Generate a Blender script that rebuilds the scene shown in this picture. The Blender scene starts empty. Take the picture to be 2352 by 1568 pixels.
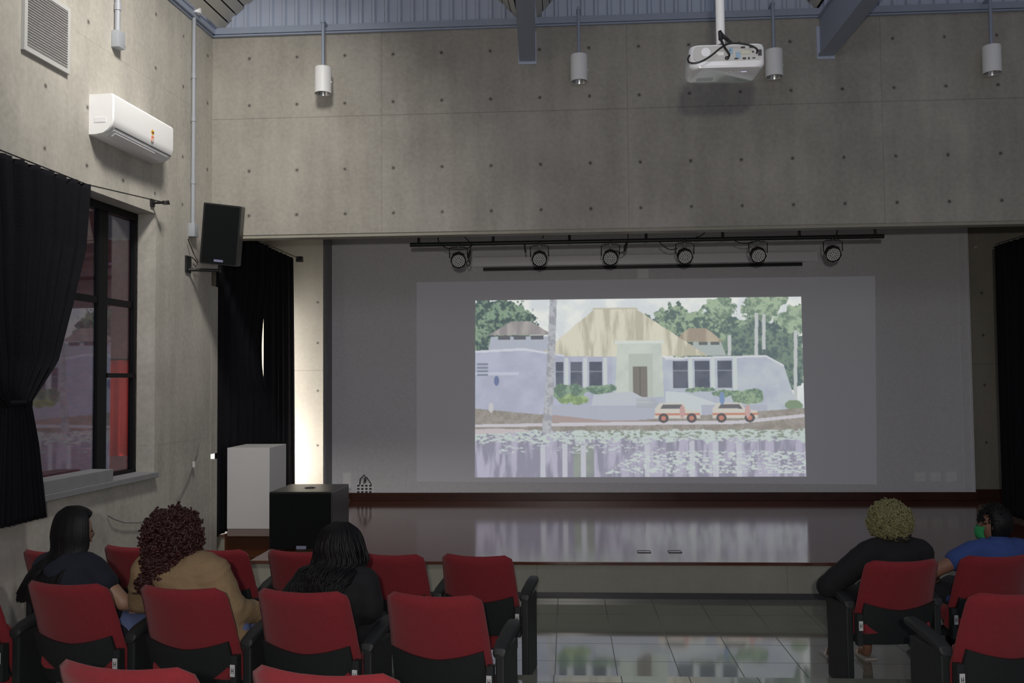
import bpy, bmesh, math, random
import numpy as np
from mathutils import Vector, Matrix
random.seed(7); rng = np.random.default_rng(11)
PI = math.pi
S = bpy.context.scene
COL = S.collection
# ---------------------------------------------------------------- camera
FPX, CX, CY = 2050.0, 1176.0, 784.0
CAM = Vector((0.0, -8.42, 2.04))
yaw, pitch, roll = math.atan(125/2050), math.atan(87/2050), -0.009
fw = Vector((-math.sin(yaw)*math.cos(pitch), math.cos(yaw)*math.cos(pitch), math.sin(pitch)))
rt = Vector((math.cos(yaw), math.sin(yaw), 0)); up = rt.cross(fw)
c_, s_ = math.cos(roll), math.sin(roll)
rt, up = rt*c_ + up*s_, -rt*s_ + up*c_
camd = bpy.data.cameras.new('camera'); cam = bpy.data.objects.new('camera', camd); COL.objects.link(cam)
camd.sensor_width = 36.0; camd.lens = FPX/2352*36.0; camd.clip_start = 0.05
M4 = Matrix((rt, up, -fw)).transposed().to_4x4(); M4.translation = CAM
cam.matrix_world = M4
S.camera = cam
# ---------------------------------------------------------------- world, exposure, large lights
S.view_settings.view_transform = 'Standard'; S.view_settings.look = 'None'
S.view_settings.exposure = 0.0; S.view_settings.gamma = 1.0; S.view_settings.use_curve_mapping = False
W = bpy.data.worlds.new('world'); S.world = W; W.use_nodes = True
W.node_tree.nodes['Background'].inputs[0].default_value = (0.80, 0.84, 1.0, 1)
W.node_tree.nodes['Background'].inputs[1].default_value = 0.20
def area(name, loc, target, sx, sy, power, color):
    l = bpy.data.lights.new(name, 'AREA'); l.shape = 'RECTANGLE'; l.size = sx; l.size_y = sy
    l.energy = power; l.color = color
    o = bpy.data.objects.new(name, l); COL.objects.link(o); o.location = loc
    o.rotation_euler = (Vector(target)-Vector(loc)).to_track_quat('-Z', 'Y').to_euler()
    return o
area('flash_light', (0.0, -8.9, 2.24), (-0.4, 0, 3.4), 0.07, 0.07, 92, (1.0, 0.95, 0.88))
area('skylight', (-2.0, -2.6, 6.7), (-3.5, -0.6, 4.0), 0.7, 0.7, 48, (1.0, 0.96, 0.88)).data.spread = math.radians(95)
area('rear_fill', (0.5, -10.5, 5.2), (0, 0, 4.2), 3.0, 1.2, 42, (0.88, 0.92, 1.0))  # unseen fill lamp behind the camera, added to brighten the front and stage walls
area('outside_fill', (-6.6, 1.2, 4.6), (-6.9, 5.0, 2.2), 1.2, 1.2, 5, (1.0, 0.95, 0.95))  # fill lamp added outside so the brick shows through the glass

# ---------------------------------------------------------------- measuring helpers (pixel -> point on a real plane)
def ray(px, py): return fw + rt*((px-CX)/FPX) + up*((CY-py)/FPX)
def at_y(px, py, Y): d = ray(px, py); return CAM + d*((Y-CAM.y)/d.y)
def at_x(px, py, X): d = ray(px, py); return CAM + d*((X-CAM.x)/d.x)
def at_z(px, py, Z): d = ray(px, py); return CAM + d*((Z-CAM.z)/d.z)
YW = 1.0                              # plane of the concrete beam wall
COR = at_y(486, 600, YW); COR.z = 0
LA = math.atan(0.048)
LU = Vector((math.sin(LA), math.cos(LA), 0)); LN = Vector((math.cos(LA), -math.sin(LA), 0))
def on_left(px, py, d=0.0):          # -> (s along wall from corner towards the room, z)
    r = ray(px, py); t = (COR + LN*d - CAM).dot(LN)/r.dot(LN); p = CAM + r*t
    return -(p-COR).dot(LU), p.z
def left_pt(s, d, z): p = COR - LU*s + LN*d; return Vector((p.x, p.y, z))

# ---------------------------------------------------------------- materials
def mat(name, col, rough=0.6, var=0.0, vscale=8.0, bump=0.0, bscale=60.0, metal=0.0, spec=0.5, coat=0.0, emit=None, estr=0.0, sheen=0.0):
    m = bpy.data.materials.new(name); m.use_nodes = True
    nt = m.node_tree; b = nt.nodes['Principled BSDF']
    b.inputs['Base Color'].default_value = (*col, 1); b.inputs['Roughness'].default_value = rough
    b.inputs['Metallic'].default_value = metal; b.inputs['Specular IOR Level'].default_value = spec
    b.inputs['Coat Weight'].default_value = coat; b.inputs['Sheen Weight'].default_value = sheen
    if emit: b.inputs['Emission Color'].default_value = (*emit, 1); b.inputs['Emission Strength'].default_value = estr
    tc = nt.nodes.new('ShaderNodeTexCoord')
    if var > 0:
        n = nt.nodes.new('ShaderNodeTexNoise'); n.inputs['Scale'].default_value = vscale; n.inputs['Detail'].default_value = 5
        nt.links.new(tc.outputs['Object'], n.inputs['Vector'])
        mx = nt.nodes.new('ShaderNodeMix'); mx.data_type = 'RGBA'
        mx.inputs[6].default_value = (*[c*(1-var) for c in col], 1); mx.inputs[7].default_value = (*[min(1, c*(1+var)) for c in col], 1)
        nt.links.new(n.outputs['Fac'], mx.inputs[0]); nt.links.new(mx.outputs[2], b.inputs['Base Color'])
    if bump > 0:
        n = nt.nodes.new('ShaderNodeTexNoise'); n.inputs['Scale'].default_value = bscale; n.inputs['Detail'].default_value = 4
        nt.links.new(tc.outputs['Object'], n.inputs['Vector'])
        bp = nt.nodes.new('ShaderNodeBump'); bp.inputs['Strength'].default_value = bump; bp.inputs['Distance'].default_value = 0.01
        nt.links.new(n.outputs['Fac'], bp.inputs['Height']); nt.links.new(bp.outputs['Normal'], b.inputs['Normal'])
    return m

class NG:      # tiny node-math helper
    def __init__(s, m): s.nt = m.node_tree; s.L = s.nt.links
    def m(s, op, a, b=None, c=None):
        n = s.nt.nodes.new('ShaderNodeMath'); n.operation = op
        for i, v in enumerate((a, b, c)):
            if v is None: continue
            if isinstance(v, (int, float)): n.inputs[i].default_value = v
            else: s.L.new(v, n.inputs[i])
        return n.outputs[0]
    def node(s, t, **kw):
        n = s.nt.nodes.new(t)
        for k, v in kw.items(): n.inputs[k].default_value = v
        return n

def brick_joints(m):
    g = NG(m); b = m.node_tree.nodes['Principled BSDF']; tc = g.node('ShaderNodeTexCoord'); mp = g.node('ShaderNodeMapping'); mp.inputs['Rotation'].default_value = (math.pi/2, 0, 0)
    g.L.new(tc.outputs['Object'], mp.inputs['Vector']); br = g.node('ShaderNodeTexBrick', Scale=5.0); g.L.new(mp.outputs[0], br.inputs['Vector'])
    br.inputs['Color1'].default_value = (0.22, 0.065, 0.05, 1); br.inputs['Color2'].default_value = (0.14, 0.05, 0.045, 1); br.inputs['Mortar'].default_value = (0.10, 0.075, 0.085, 1)
    g.L.new(br.outputs['Color'], b.inputs['Base Color'])
def concrete(name, col, axis, rows, pitch, off, seams_z, seam_pitch, seam_off, amount=0.30, holes=True):
    m = mat(name, col, 0.75); g = NG(m); nt = m.node_tree; b = nt.nodes['Principled BSDF']
    tc = g.node('ShaderNodeTexCoord'); sp = g.node('ShaderNodeSeparateXYZ'); g.L.new(tc.outputs['Object'], sp.inputs[0])
    u = sp.outputs[axis]; z = sp.outputs[2]
    n1 = g.node('ShaderNodeTexNoise', Scale=0.9, Detail=6.0, Roughness=0.6); g.L.new(tc.outputs['Object'], n1.inputs['Vector'])
    mp = g.node('ShaderNodeMapping'); mp.inputs['Scale'].default_value = (5, 5, 0.7); g.L.new(tc.outputs['Object'], mp.inputs['Vector'])
    n2 = g.node('ShaderNodeTexNoise', Scale=1.0, Detail=5.0); g.L.new(mp.outputs[0], n2.inputs['Vector'])
    n3 = g.node('ShaderNodeTexNoise', Scale=22.0, Detail=4.0); g.L.new(tc.outputs['Object'], n3.inputs['Vector'])
    v = g.m('ADD', g.m('MULTIPLY', n1.outputs['Fac'], 0.5), g.m('ADD', g.m('MULTIPLY', n2.outputs['Fac'], 0.28), g.m('MULTIPLY', n3.outputs['Fac'], 0.22)))
    val = g.m('ADD', g.m('MULTIPLY', g.m('SUBTRACT', v, 0.5), amount*6), 1.0)
    val = g.m('MAXIMUM', g.m('MINIMUM', val, 1.25), 0.6)
    mask = None
    if holes:
        du = g.m('SUBTRACT', g.m('MULTIPLY', g.m('FRACT', g.m('DIVIDE', g.m('SUBTRACT', u, off), pitch)), pitch), pitch/2)
        for zr in rows:
            dz = g.m('SUBTRACT', z, zr)
            d = g.m('SQRT', g.m('ADD', g.m('MULTIPLY', du, du), g.m('MULTIPLY', dz, dz)))
            dn = g.m('ADD', d, g.m('MULTIPLY', g.m('SUBTRACT', n3.outputs['Fac'], 0.5), 0.012))
            h = g.m('MAXIMUM', g.m('MULTIPLY', g.m('LESS_THAN', dn, 0.014), 0.72), g.m('MULTIPLY', g.m('LESS_THAN', dn, 0.026), 0.2))
            mask = h if mask is None else g.m('MAXIMUM', mask, h)
    for zs in seams_z:
        h = g.m('MULTIPLY', g.m('LESS_THAN', g.m('ABSOLUTE', g.m('ADD', g.m('SUBTRACT', z, zs), g.m('MULTIPLY', n2.outputs['Fac'], 0.006))), 0.005), 0.28 if axis == 0 else 0.12)
        mask = h if mask is None else g.m('MAXIMUM', mask, h)
    if seam_pitch:
        su = g.m('ABSOLUTE', g.m('SUBTRACT', g.m('FRACT', g.m('ADD', g.m('DIVIDE', g.m('SUBTRACT', u, seam_off), seam_pitch), 0.5)), 0.5))
        h = g.m('MULTIPLY', g.m('LESS_THAN', su, 0.005/seam_pitch), 0.2 if axis == 0 else 0.08)
        mask = h if mask is None else g.m('MAXIMUM', mask, h)
    if mask is not None: val = g.m('MULTIPLY', val, g.m('SUBTRACT', 1.0, mask))
    mx = g.node('ShaderNodeMix'); mx.data_type = 'RGBA'; mx.blend_type = 'MULTIPLY'; mx.inputs[0].default_value = 1
    mx.inputs[6].default_value = (*col, 1); cb = g.node('ShaderNodeCombineXYZ')
    for i in range(3): g.L.new(val, cb.inputs[i])
    g.L.new(cb.outputs[0], mx.inputs[7]); g.L.new(mx.outputs[2], b.inputs['Base Color'])
    bp = g.node('ShaderNodeBump', Strength=0.25, Distance=0.01); g.L.new(val, bp.inputs['Height']); g.L.new(bp.outputs[0], b.inputs['Normal'])
    return m

def tile_floor(name, col):
    m = mat(name, col, 0.07, spec=0.7); g = NG(m); b = m.node_tree.nodes['Principled BSDF']
    tc = g.node('ShaderNodeTexCoord'); sp = g.node('ShaderNodeSeparateXYZ'); g.L.new(tc.outputs['Object'], sp.inputs[0])
    T = 0.43; mk = None
    for i, off in ((0, 0.325), (1, -0.13)):
        su = g.m('ABSOLUTE', g.m('SUBTRACT', g.m('FRACT', g.m('ADD', g.m('DIVIDE', g.m('SUBTRACT', sp.outputs[i], off), T), 0.5)), 0.5))
        h = g.m('LESS_THAN', su, 0.0035/T); mk = h if mk is None else g.m('MAXIMUM', mk, h)
    n = g.node('ShaderNodeTexNoise', Scale=1.6, Detail=5.0); g.L.new(tc.outputs['Object'], n.inputs['Vector'])
    mx = g.node('ShaderNodeMix'); mx.data_type = 'RGBA'
    mx.inputs[6].default_value = (*[c*0.8 for c in col], 1); mx.inputs[7].default_value = (*[c*1.2 for c in col], 1); g.L.new(n.outputs['Fac'], mx.inputs[0])
    m2 = g.node('ShaderNodeMix'); m2.data_type = 'RGBA'; g.L.new(mk, m2.inputs[0]); g.L.new(mx.outputs[2], m2.inputs[6]); m2.inputs[7].default_value = (0.09, 0.09, 0.08, 1)
    g.L.new(m2.outputs[2], b.inputs['Base Color'])
    g.L.new(g.m('ADD', 0.06, g.m('MULTIPLY', mk, 0.4)), b.inputs['Roughness']); b.inputs['IOR'].default_value = 1.85
    bp = g.node('ShaderNodeBump', Strength=0.01, Distance=0.01); g.L.new(n.outputs['Fac'], bp.inputs['Height']); g.L.new(bp.outputs[0], b.inputs['Normal'])
    return m

def wood_boards(name, c1, c2, rough, width, spec=0.5):
    m = mat(name, c1, rough, spec=spec); g = NG(m); b = m.node_tree.nodes['Principled BSDF']
    tc = g.node('ShaderNodeTexCoord'); sp = g.node('ShaderNodeSeparateXYZ'); g.L.new(tc.outputs['Object'], sp.inputs[0])
    row = g.m('DIVIDE', sp.outputs[1], width); fl = g.m('FLOOR', row)
    wn = g.node('ShaderNodeTexWhiteNoise'); wn.noise_dimensions = '1D'; g.L.new(fl, wn.inputs['W'])
    mp = g.node('ShaderNodeMapping'); mp.inputs['Scale'].default_value = (0.8, 14, 14); g.L.new(tc.outputs['Object'], mp.inputs['Vector'])
    n = g.node('ShaderNodeTexNoise', Scale=2.0, Detail=6.0); g.L.new(mp.outputs[0], n.inputs['Vector'])
    f = g.m('ADD', g.m('MULTIPLY', wn.outputs['Value'], 0.5), g.m('MULTIPLY', n.outputs['Fac'], 0.5))
    mx = g.node('ShaderNodeMix'); mx.data_type = 'RGBA'; mx.inputs[6].default_value = (*c1, 1); mx.inputs[7].default_value = (*c2, 1); g.L.new(f, mx.inputs[0])
    g.L.new(mx.outputs[2], b.inputs['Base Color'])
    seam = g.m('LESS_THAN', g.m('FRACT', row), 0.03)
    hgt = g.m('ADD', g.m('MULTIPLY', n.outputs['Fac'], 0.03), g.m('SUBTRACT', g.m('MULTIPLY', wn.outputs['Value'], 0.05), g.m('MULTIPLY', seam, 0.2)))
    bp = g.node('ShaderNodeBump', Strength=0.03, Distance=0.01); g.L.new(hgt, bp.inputs['Height']); g.L.new(bp.outputs[0], b.inputs['Normal'])
    return m

ZT = at_y(1128, 62, YW).z            # top of the concrete beam wall
ZB = at_y(1300, 526, YW).z           # underside of the beam wall
rowsz = [at_y(1128, y, YW).z for y in (117, 227, 380, 484)]
seamz = at_y(1128, 257, YW).z
h0 = at_y(1128, 380, YW).x; HP = (at_y(1703, 368, YW).x-h0)/5
MAT = {}
MAT['beam_concrete'] = concrete('board concrete with tie holes', (0.385, 0.36, 0.32), 0, rowsz, HP, h0-HP/2, [seamz], HP*5, at_y(1442, 300, YW).x)
MAT['left_concrete'] = concrete('side wall concrete', (0.45, 0.425, 0.38), 1, rowsz, HP*1.05, -0.13-HP/2, [seamz, 1.45], HP*5, -0.8)
MAT['concrete'] = concrete('plain concrete', (0.36, 0.335, 0.28), 0, [1.1, 1.9, 2.6, 3.2], 0.5, 0.1, [2.2], 0, 0, 0.15)
MAT['stage_face'] = concrete('stage face concrete', (0.30, 0.29, 0.24), 0, [], 1, 0, [], 2.3, -0.3, 0.12, holes=False)
MAT['tile'] = tile_floor('glossy floor tile', (0.22, 0.23, 0.185))
MAT['stage_wood'] = wood_boards('varnished stage boards', (0.085, 0.022, 0.012), (0.14, 0.045, 0.025), 0.11, 0.09, 0.6)
MAT['stage_wood'].node_tree.nodes['Principled BSDF'].inputs['IOR'].default_value = 1.9
MAT['step_wood'] = wood_boards('brown step wood', (0.065, 0.02, 0.008), (0.11, 0.035, 0.012), 0.35, 0.12)
MAT['skirt_wood'] = mat('dark skirting wood', (0.06, 0.02, 0.012), 0.3, 0.4, 6)
MAT['white_wall'] = mat('white painted plaster', (0.76, 0.76, 0.79), 0.85, 0.12, 38, 0.15, 30)
MAT['white_paint'] = mat('white paint', (0.92, 0.92, 0.93), 0.45)
MAT['plinth'] = mat('plinth white laminate', (0.62, 0.61, 0.62), 0.5, 0.03, 3)
MAT['granite'] = mat('dark granite skirting', (0.06, 0.06, 0.065), 0.25, 0.5, 90)
MAT['pinkish'] = mat('dull pink base', (0.22, 0.165, 0.15), 0.6)
MAT['blue_steel'] = mat('blue grey painted steel', (0.34, 0.39, 0.50), 0.45, 0.08, 5)
MAT['blue_sheet'] = mat('blue grey ribbed sheet', (0.52, 0.58, 0.72), 0.4, 0.12, 3)
MAT['slat'] = mat('grey roof sheet', (0.58, 0.555, 0.50), 0.5, 0.08, 3)
MAT['shade'] = mat('dark rib gap', (0.02, 0.02, 0.02), 0.9)  # groove shadow put into the colour of the groove faces
MAT['black'] = mat('black plastic', (0.018, 0.02, 0.021), 0.5, 0.1, 30, 0.2, 300)
MAT['blackmetal'] = mat('black painted metal', (0.012, 0.012, 0.013), 0.45)
MAT['grille'] = mat('black speaker grille', (0.006, 0.007, 0.008), 0.8, 0.3, 200, 0.3, 400, spec=0.12)
MAT['subtop'] = mat('satin black cabinet', (0.014, 0.0145, 0.014), 0.3, 0.1, 20, 0.15, 200)
MAT['red'] = mat('red woven fabric', (0.235, 0.026, 0.033), 0.95, 0.12, 60, 0.3, 500, spec=0.1, sheen=0.15)
MAT['curtain'] = mat('black curtain cloth', (0.009, 0.009, 0.012), 0.9, 0.2, 12, 0.3, 60, spec=0.15)
MAT['pvc'] = mat('grey conduit', (0.36, 0.38, 0.42), 0.45)
MAT['chrome'] = mat('brushed reflector', (0.55, 0.55, 0.55), 0.25, metal=1.0)
MAT['darkframe'] = mat('dark window frame', (0.005, 0.005, 0.006), 0.5, spec=0.2)
MAT['sill'] = mat('grey sill plaster', (0.25, 0.25, 0.26), 0.7, 0.15, 10)
MAT['light_grey'] = mat('light grey plastic', (0.88, 0.88, 0.92), 0.35)
MAT['vent'] = mat('vent painted metal', (0.55, 0.55, 0.54), 0.45)
MAT['cable'] = mat('black cable', (0.012, 0.012, 0.012), 0.5)
MAT['greycable'] = mat('grey cable', (0.16, 0.16, 0.16), 0.5)
MAT['badge'] = mat('silver blue badge', (0.22, 0.23, 0.36), 0.4)
MAT['ports'] = mat('dark connector', (0.04, 0.04, 0.045), 0.4)
MAT['skyblue'] = mat('pale blue port label', (0.30, 0.45, 0.60), 0.5)
MAT['yellow'] = mat('pale yellow port label', (0.55, 0.55, 0.35), 0.5)
MAT['orange'] = mat('orange sticker', (0.75, 0.18, 0.06), 0.5)
MAT['amber'] = mat('amber sticker', (0.75, 0.40, 0.04), 0.5)
MAT['led'] = mat('spotlight lens cells', (0.7, 0.7, 0.66), 0.25)
MAT['sticker'] = mat('white tag', (0.62, 0.62, 0.62), 0.5)
MAT['brick'] = mat('exterior brick', (0.50, 0.16, 0.11), 0.85, 0.35, 9)
brick_joints(MAT['brick'])
MAT['glosswhite'] = mat('glossy white casing', (0.84, 0.84, 0.87), 0.16)
MAT['banner'] = mat('red banner cloth', (0.95, 0.05, 0.03), 0.8)
MAT['skin'] = mat('skin', (0.36, 0.21, 0.14), 0.55, 0.06, 10)
MAT['skin_tan'] = mat('tan skin', (0.26, 0.13, 0.085), 0.55, 0.06, 10)
MAT['hair_black'] = mat('black hair', (0.007, 0.006, 0.007), 0.55, 0.3, 40, spec=0.25)
MAT['hair_auburn'] = mat('dark auburn hair', (0.040, 0.010, 0.009), 0.5, 0.5, 30)
MAT['hair_blond'] = mat('bleached blond hair', (0.20, 0.185, 0.085), 0.6, 0.45, 25)
MAT['hair_root'] = mat('dark hair roots', (0.02, 0.014, 0.010), 0.6)
MAT['navy'] = mat('navy cotton', (0.012, 0.014, 0.026), 0.9)
MAT['beige'] = mat('beige knit', (0.29, 0.195, 0.105), 0.95, 0.06, 7, 0.5, 90)
MAT['blacktee'] = mat('black cotton', (0.008, 0.008, 0.010), 0.9, 0.1, 14, 0.3, 20)
MAT['blue_tee'] = mat('blue cotton', (0.035, 0.07, 0.24), 0.9, 0.06, 12, 0.3, 18)
MAT['denim'] = mat('light denim', (0.12, 0.15, 0.30), 0.9, 0.15, 60)
MAT['darkpants'] = mat('dark trousers', (0.015, 0.015, 0.02), 0.9)
MAT['green'] = mat('green face mask', (0.02, 0.26, 0.09), 0.8)
MAT['eye'] = mat('dark eye', (0.01, 0.008, 0.006), 0.2)
MAT['lips'] = mat('lips', (0.30, 0.09, 0.07), 0.5)
MAT['shoe'] = mat('sandal strap', (0.45, 0.42, 0.40), 0.6)
def emis(name, col, st):
    m = bpy.data.materials.new(name); m.use_nodes = True; nt = m.node_tree; nt.nodes.clear()
    e = nt.nodes.new('ShaderNodeEmission'); e.inputs[0].default_value = (*col, 1); e.inputs[1].default_value = st
    o = nt.nodes.new('ShaderNodeOutputMaterial'); nt.links.new(e.outputs[0], o.inputs[0]); return m
MAT['daylit_pane'] = emis('daylit frosted pane', (1.0, 0.97, 0.92), 1.0)
MAT['fill_pane'] = emis('added fill pane', (1.0, 0.96, 0.92), 13.0)  # glow of the unseen panel added beside the concrete strip
MAT['fill_pane_low'] = emis('stronger added fill pane', (1.0, 0.95, 0.90), 45.0)  # stronger glow added for the bright patch low on the strip
def glass():
    m = bpy.data.materials.new('dark window glass'); m.use_nodes = True; nt = m.node_tree; nt.nodes.clear()
    t = nt.nodes.new('ShaderNodeBsdfTransparent'); t.inputs[0].default_value = (0.70, 0.70, 0.76, 1)
    gl = nt.nodes.new('ShaderNodeBsdfGlossy'); gl.inputs['Roughness'].default_value = 0.02; gl.inputs[0].default_value = (0.9, 0.9, 0.95, 1)
    lw_ = nt.nodes.new('ShaderNodeLayerWeight'); lw_.inputs[0].default_value = 0.5; g = NG(m)
    fr = g.m('ADD', 0.03, g.m('MULTIPLY', g.m('POWER', lw_.outputs['Facing'], 3.0), 0.85))
    mx = nt.nodes.new('ShaderNodeMixShader'); o = nt.nodes.new('ShaderNodeOutputMaterial')
    nt.links.new(fr, mx.inputs[0]); nt.links.new(t.outputs[0], mx.inputs[1]); nt.links.new(gl.outputs[0], mx.inputs[2]); nt.links.new(mx.outputs[0], o.inputs[0])
    return m


MAT['glass'] = glass()
# ---------------------------------------------------------------- mesh builder
class MB:
    def __init__(s): s.v = []; s.f = []; s.mi = []; s.mats = []; s.cur = 0; s.xf = None
    def use(s, m):
        m = MAT[m] if isinstance(m, str) else m
        if m not in s.mats: s.mats.append(m)
        s.cur = s.mats.index(m); return s
    def add(s, vs, fs):
        b = len(s.v)
        for v in vs:
            v = Vector(v); s.v.append(tuple(s.xf @ v) if s.xf else tuple(v))
        for f in fs: s.f.append(tuple(i+b for i in f)); s.mi.append(s.cur)
        return s
    def box(s, a, b, rot=None, piv=None):
        x0, y0, z0 = a; x1, y1, z1 = b
        vs = [Vector(p) for p in ((x0,y0,z0),(x1,y0,z0),(x1,y1,z0),(x0,y1,z0),(x0,y0,z1),(x1,y0,z1),(x1,y1,z1),(x0,y1,z1))]
        if rot is not None:
            pv = Vector(piv) if piv is not None else sum(vs, Vector())/8
            vs = [pv + rot @ (v-pv) for v in vs]
        return s.add(vs, ((0,3,2,1),(4,5,6,7),(0,1,5,4),(1,2,6,5),(2,3,7,6),(3,0,4,7)))
    def loft(s, secs, cap=True, closed=True):
        n = len(secs[0]); vs = [p for q in secs for p in q]; fs = []
        for i in range(len(secs)-1):
            for j in range(n if closed else n-1):
                k = (j+1) % n; fs.append((i*n+j, i*n+k, (i+1)*n+k, (i+1)*n+j))
        if cap: fs.append(tuple(reversed(range(n)))); fs.append(tuple((len(secs)-1)*n+j for j in range(n)))
        return s.add(vs, fs)
    def tube(s, pts, r, n=8, cap=True):
        pts = [Vector(p) for p in pts]; rs = r if isinstance(r, (list, tuple)) else [r]*len(pts); secs = []
        prev = None
        for i, p in enumerate(pts):
            d = (pts[min(i+1, len(pts)-1)]-pts[max(i-1, 0)])
            if d.length < 1e-9: d = Vector((0, 0, 1))
            d.normalize()
            a = prev - d*prev.dot(d) if prev is not None else (d.cross(Vector((0, 0, 1))) if abs(d.z) < 0.95 else d.cross(Vector((1, 0, 0))))
            if a.length < 1e-6: a = d.orthogonal()
            a.normalize(); b = d.cross(a); prev = a
            secs.append([p + (a*math.cos(t)+b*math.sin(t))*rs[i] for t in [2*PI*k/n for k in range(n)]])
        return s.loft(secs, cap)
    def cyl(s, a, b, r, n=16): return s.tube([a, b], r, n)
    def lathe(s, prof, c=(0, 0, 0), n=24, cap=True):   # prof: (radius, z)
        secs = [[(c[0]+r*math.cos(2*PI*k/n), c[1]+r*math.sin(2*PI*k/n), c[2]+z) for k in range(n)] for r, z in prof]
        return s.loft(secs, cap)
    def sphere(s, c, r, n=12, m=8):
        rx, ry, rz = r if isinstance(r, (tuple, list)) else (r, r, r); secs = []
        for i in range(m+1):
            t = -PI/2 + PI*i/m; ct = max(math.cos(t), 0.02)
            secs.append([(c[0]+rx*ct*math.cos(2*PI*k/n), c[1]+ry*ct*math.sin(2*PI*k/n), c[2]+rz*math.sin(t)) for k in range(n)])
        return s.loft(secs)
    def grid(s, fn, nu, nv):
        vs = [fn(i/nu, j/nv) for j in range(nv+1) for i in range(nu+1)]
        fs = [(j*(nu+1)+i, j*(nu+1)+i+1, (j+1)*(nu+1)+i+1, (j+1)*(nu+1)+i) for j in range(nv) for i in range(nu)]
        return s.add(vs, fs)
    def build(s, name, m=None, parent=None, smooth=True, bevel=0.0, loc=None, angle=40):
        if m is not None and not s.mats: s.mats.append(MAT[m] if isinstance(m, str) else m)
        me = bpy.data.meshes.new(name); me.from_pydata(s.v, [], s.f)
        for q in s.mats: me.materials.append(q)
        me.polygons.foreach_set('material_index', s.mi)
        bm = bmesh.new(); bm.from_mesh(me); bmesh.ops.recalc_face_normals(bm, faces=bm.faces)
        if bevel > 0:
            es = [e for e in bm.edges if len(e.link_faces) == 2 and e.calc_face_angle(0) > 0.7]
            bmesh.ops.bevel(bm, geom=es, offset=bevel, segments=2, profile=0.6, affect='EDGES', clamp_overlap=True)
        if smooth:
            for f in bm.faces: f.smooth = True
            for e in bm.edges:
                if len(e.link_faces) == 2 and e.calc_face_angle(0) > math.radians(angle): e.smooth = False
        bm.to_mesh(me); bm.free()
        o = bpy.data.objects.new(name, me); COL.objects.link(o)
        if parent: o.parent = parent
        if loc is not None: o.location = loc
        return o
def rrect(hw, ht, r, n=4, cx=0, cy=0):       # rounded rectangle outline
    r = min(r, hw*0.999, ht*0.999); pts = []
    for qx, qy, a0 in ((1, 1, 0), (-1, 1, PI/2), (-1, -1, PI), (1, -1, 3*PI/2)):
        for k in range(n+1):
            a = a0 + (PI/2)*k/n; pts.append((cx+qx*(hw-r)+r*math.cos(a), cy+qy*(ht-r)+r*math.sin(a)))
    return pts
def tag(o, label=None, cat=None, group=None, kind=None):
    if label: o['label'] = label
    if cat: o['category'] = cat
    if group: o['group'] = group
    if kind: o['kind'] = kind
    return o
def thing(name, loc, label, cat, rz=0.0, group=None):
    o = bpy.data.objects.new(name, None); COL.objects.link(o); o.location = loc; o.rotation_euler = (0, 0, rz)
    o.empty_display_size = 0.1
    return tag(o, label, cat, group)
def struct(o): o['kind'] = 'structure'; return o
def copy_tree(o, parent=None):
    c = o.copy(); COL.objects.link(c)
    if parent: c.parent = parent
    for ch in [x for x in COL.objects if x.parent == o]: copy_tree(ch, c)
    return c
def solidify(o, t):
    md = o.modifiers.new('thickness', 'SOLIDIFY'); md.thickness = t; md.offset = 0; return o

# ================================================================ SETTING
ST = 0.34                                 # stage height
DB = 4.20                                 # front face of the white wall
XL = COR.x
XR = 6.6
XST = at_z(617, 1262, ST).x               # where the steps begin
# floor with tiers
struct(MB().box((-6, -14, -0.1), (XR, 9, 0)).build('floor', 'tile', smooth=False))
T2Y = at_z(1600, 1553, 0.135).y
struct(MB().box((-4.3, -14, 0.0), (XR, T2Y, 0.135)).build('floor_tier', 'tile', smooth=False, bevel=0.006))
T3Y = -4.62
struct(MB().box((-4.3, -14, 0.135), (XR, T3Y, 0.30)).build('floor_tier', 'tile', smooth=False, bevel=0.006))
# front beam wall
struct(MB().box((XL-1.2, YW, ZB), (XR, YW+0.18, ZT)).build('wall_front', 'beam_concrete', smooth=False))
struct(MB().box((XL-0.02, YW+0.01, ZB-0.035), (XR, YW+0.17, ZB)).build('trim_1', 'concrete', smooth=False))
# left wall with window opening, built in its own frame: x into the room, y towards the stage
def lw(name, m, boxes, bevel=0.0, kind=True, mb=None):
    mb = mb or MB()
    for a, b in boxes: mb.box(a, b)
    o = mb.build(name, m, smooth=False, bevel=bevel); o.location = (COR.x, COR.y, 0); o.rotation_euler = (0, 0, -LA)
    return struct(o) if kind else o
sj, _ = on_left(356, 800)                 # jamb
_, zwt = on_left(356, 490); _, zwb = on_left(356, 1090)
sl = sj + 2.6
TH = 0.255
lw('wall_left', 'left_concrete', [((-TH, -sj, 0), (0, 0.0, ZT)), ((-TH, -sl, 0), (0, -sj, zwb)), ((-TH, -sl, zwt), (0, -sj, ZT)), ((-TH, -9.6, 0), (0, -sl, ZT))])
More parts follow.
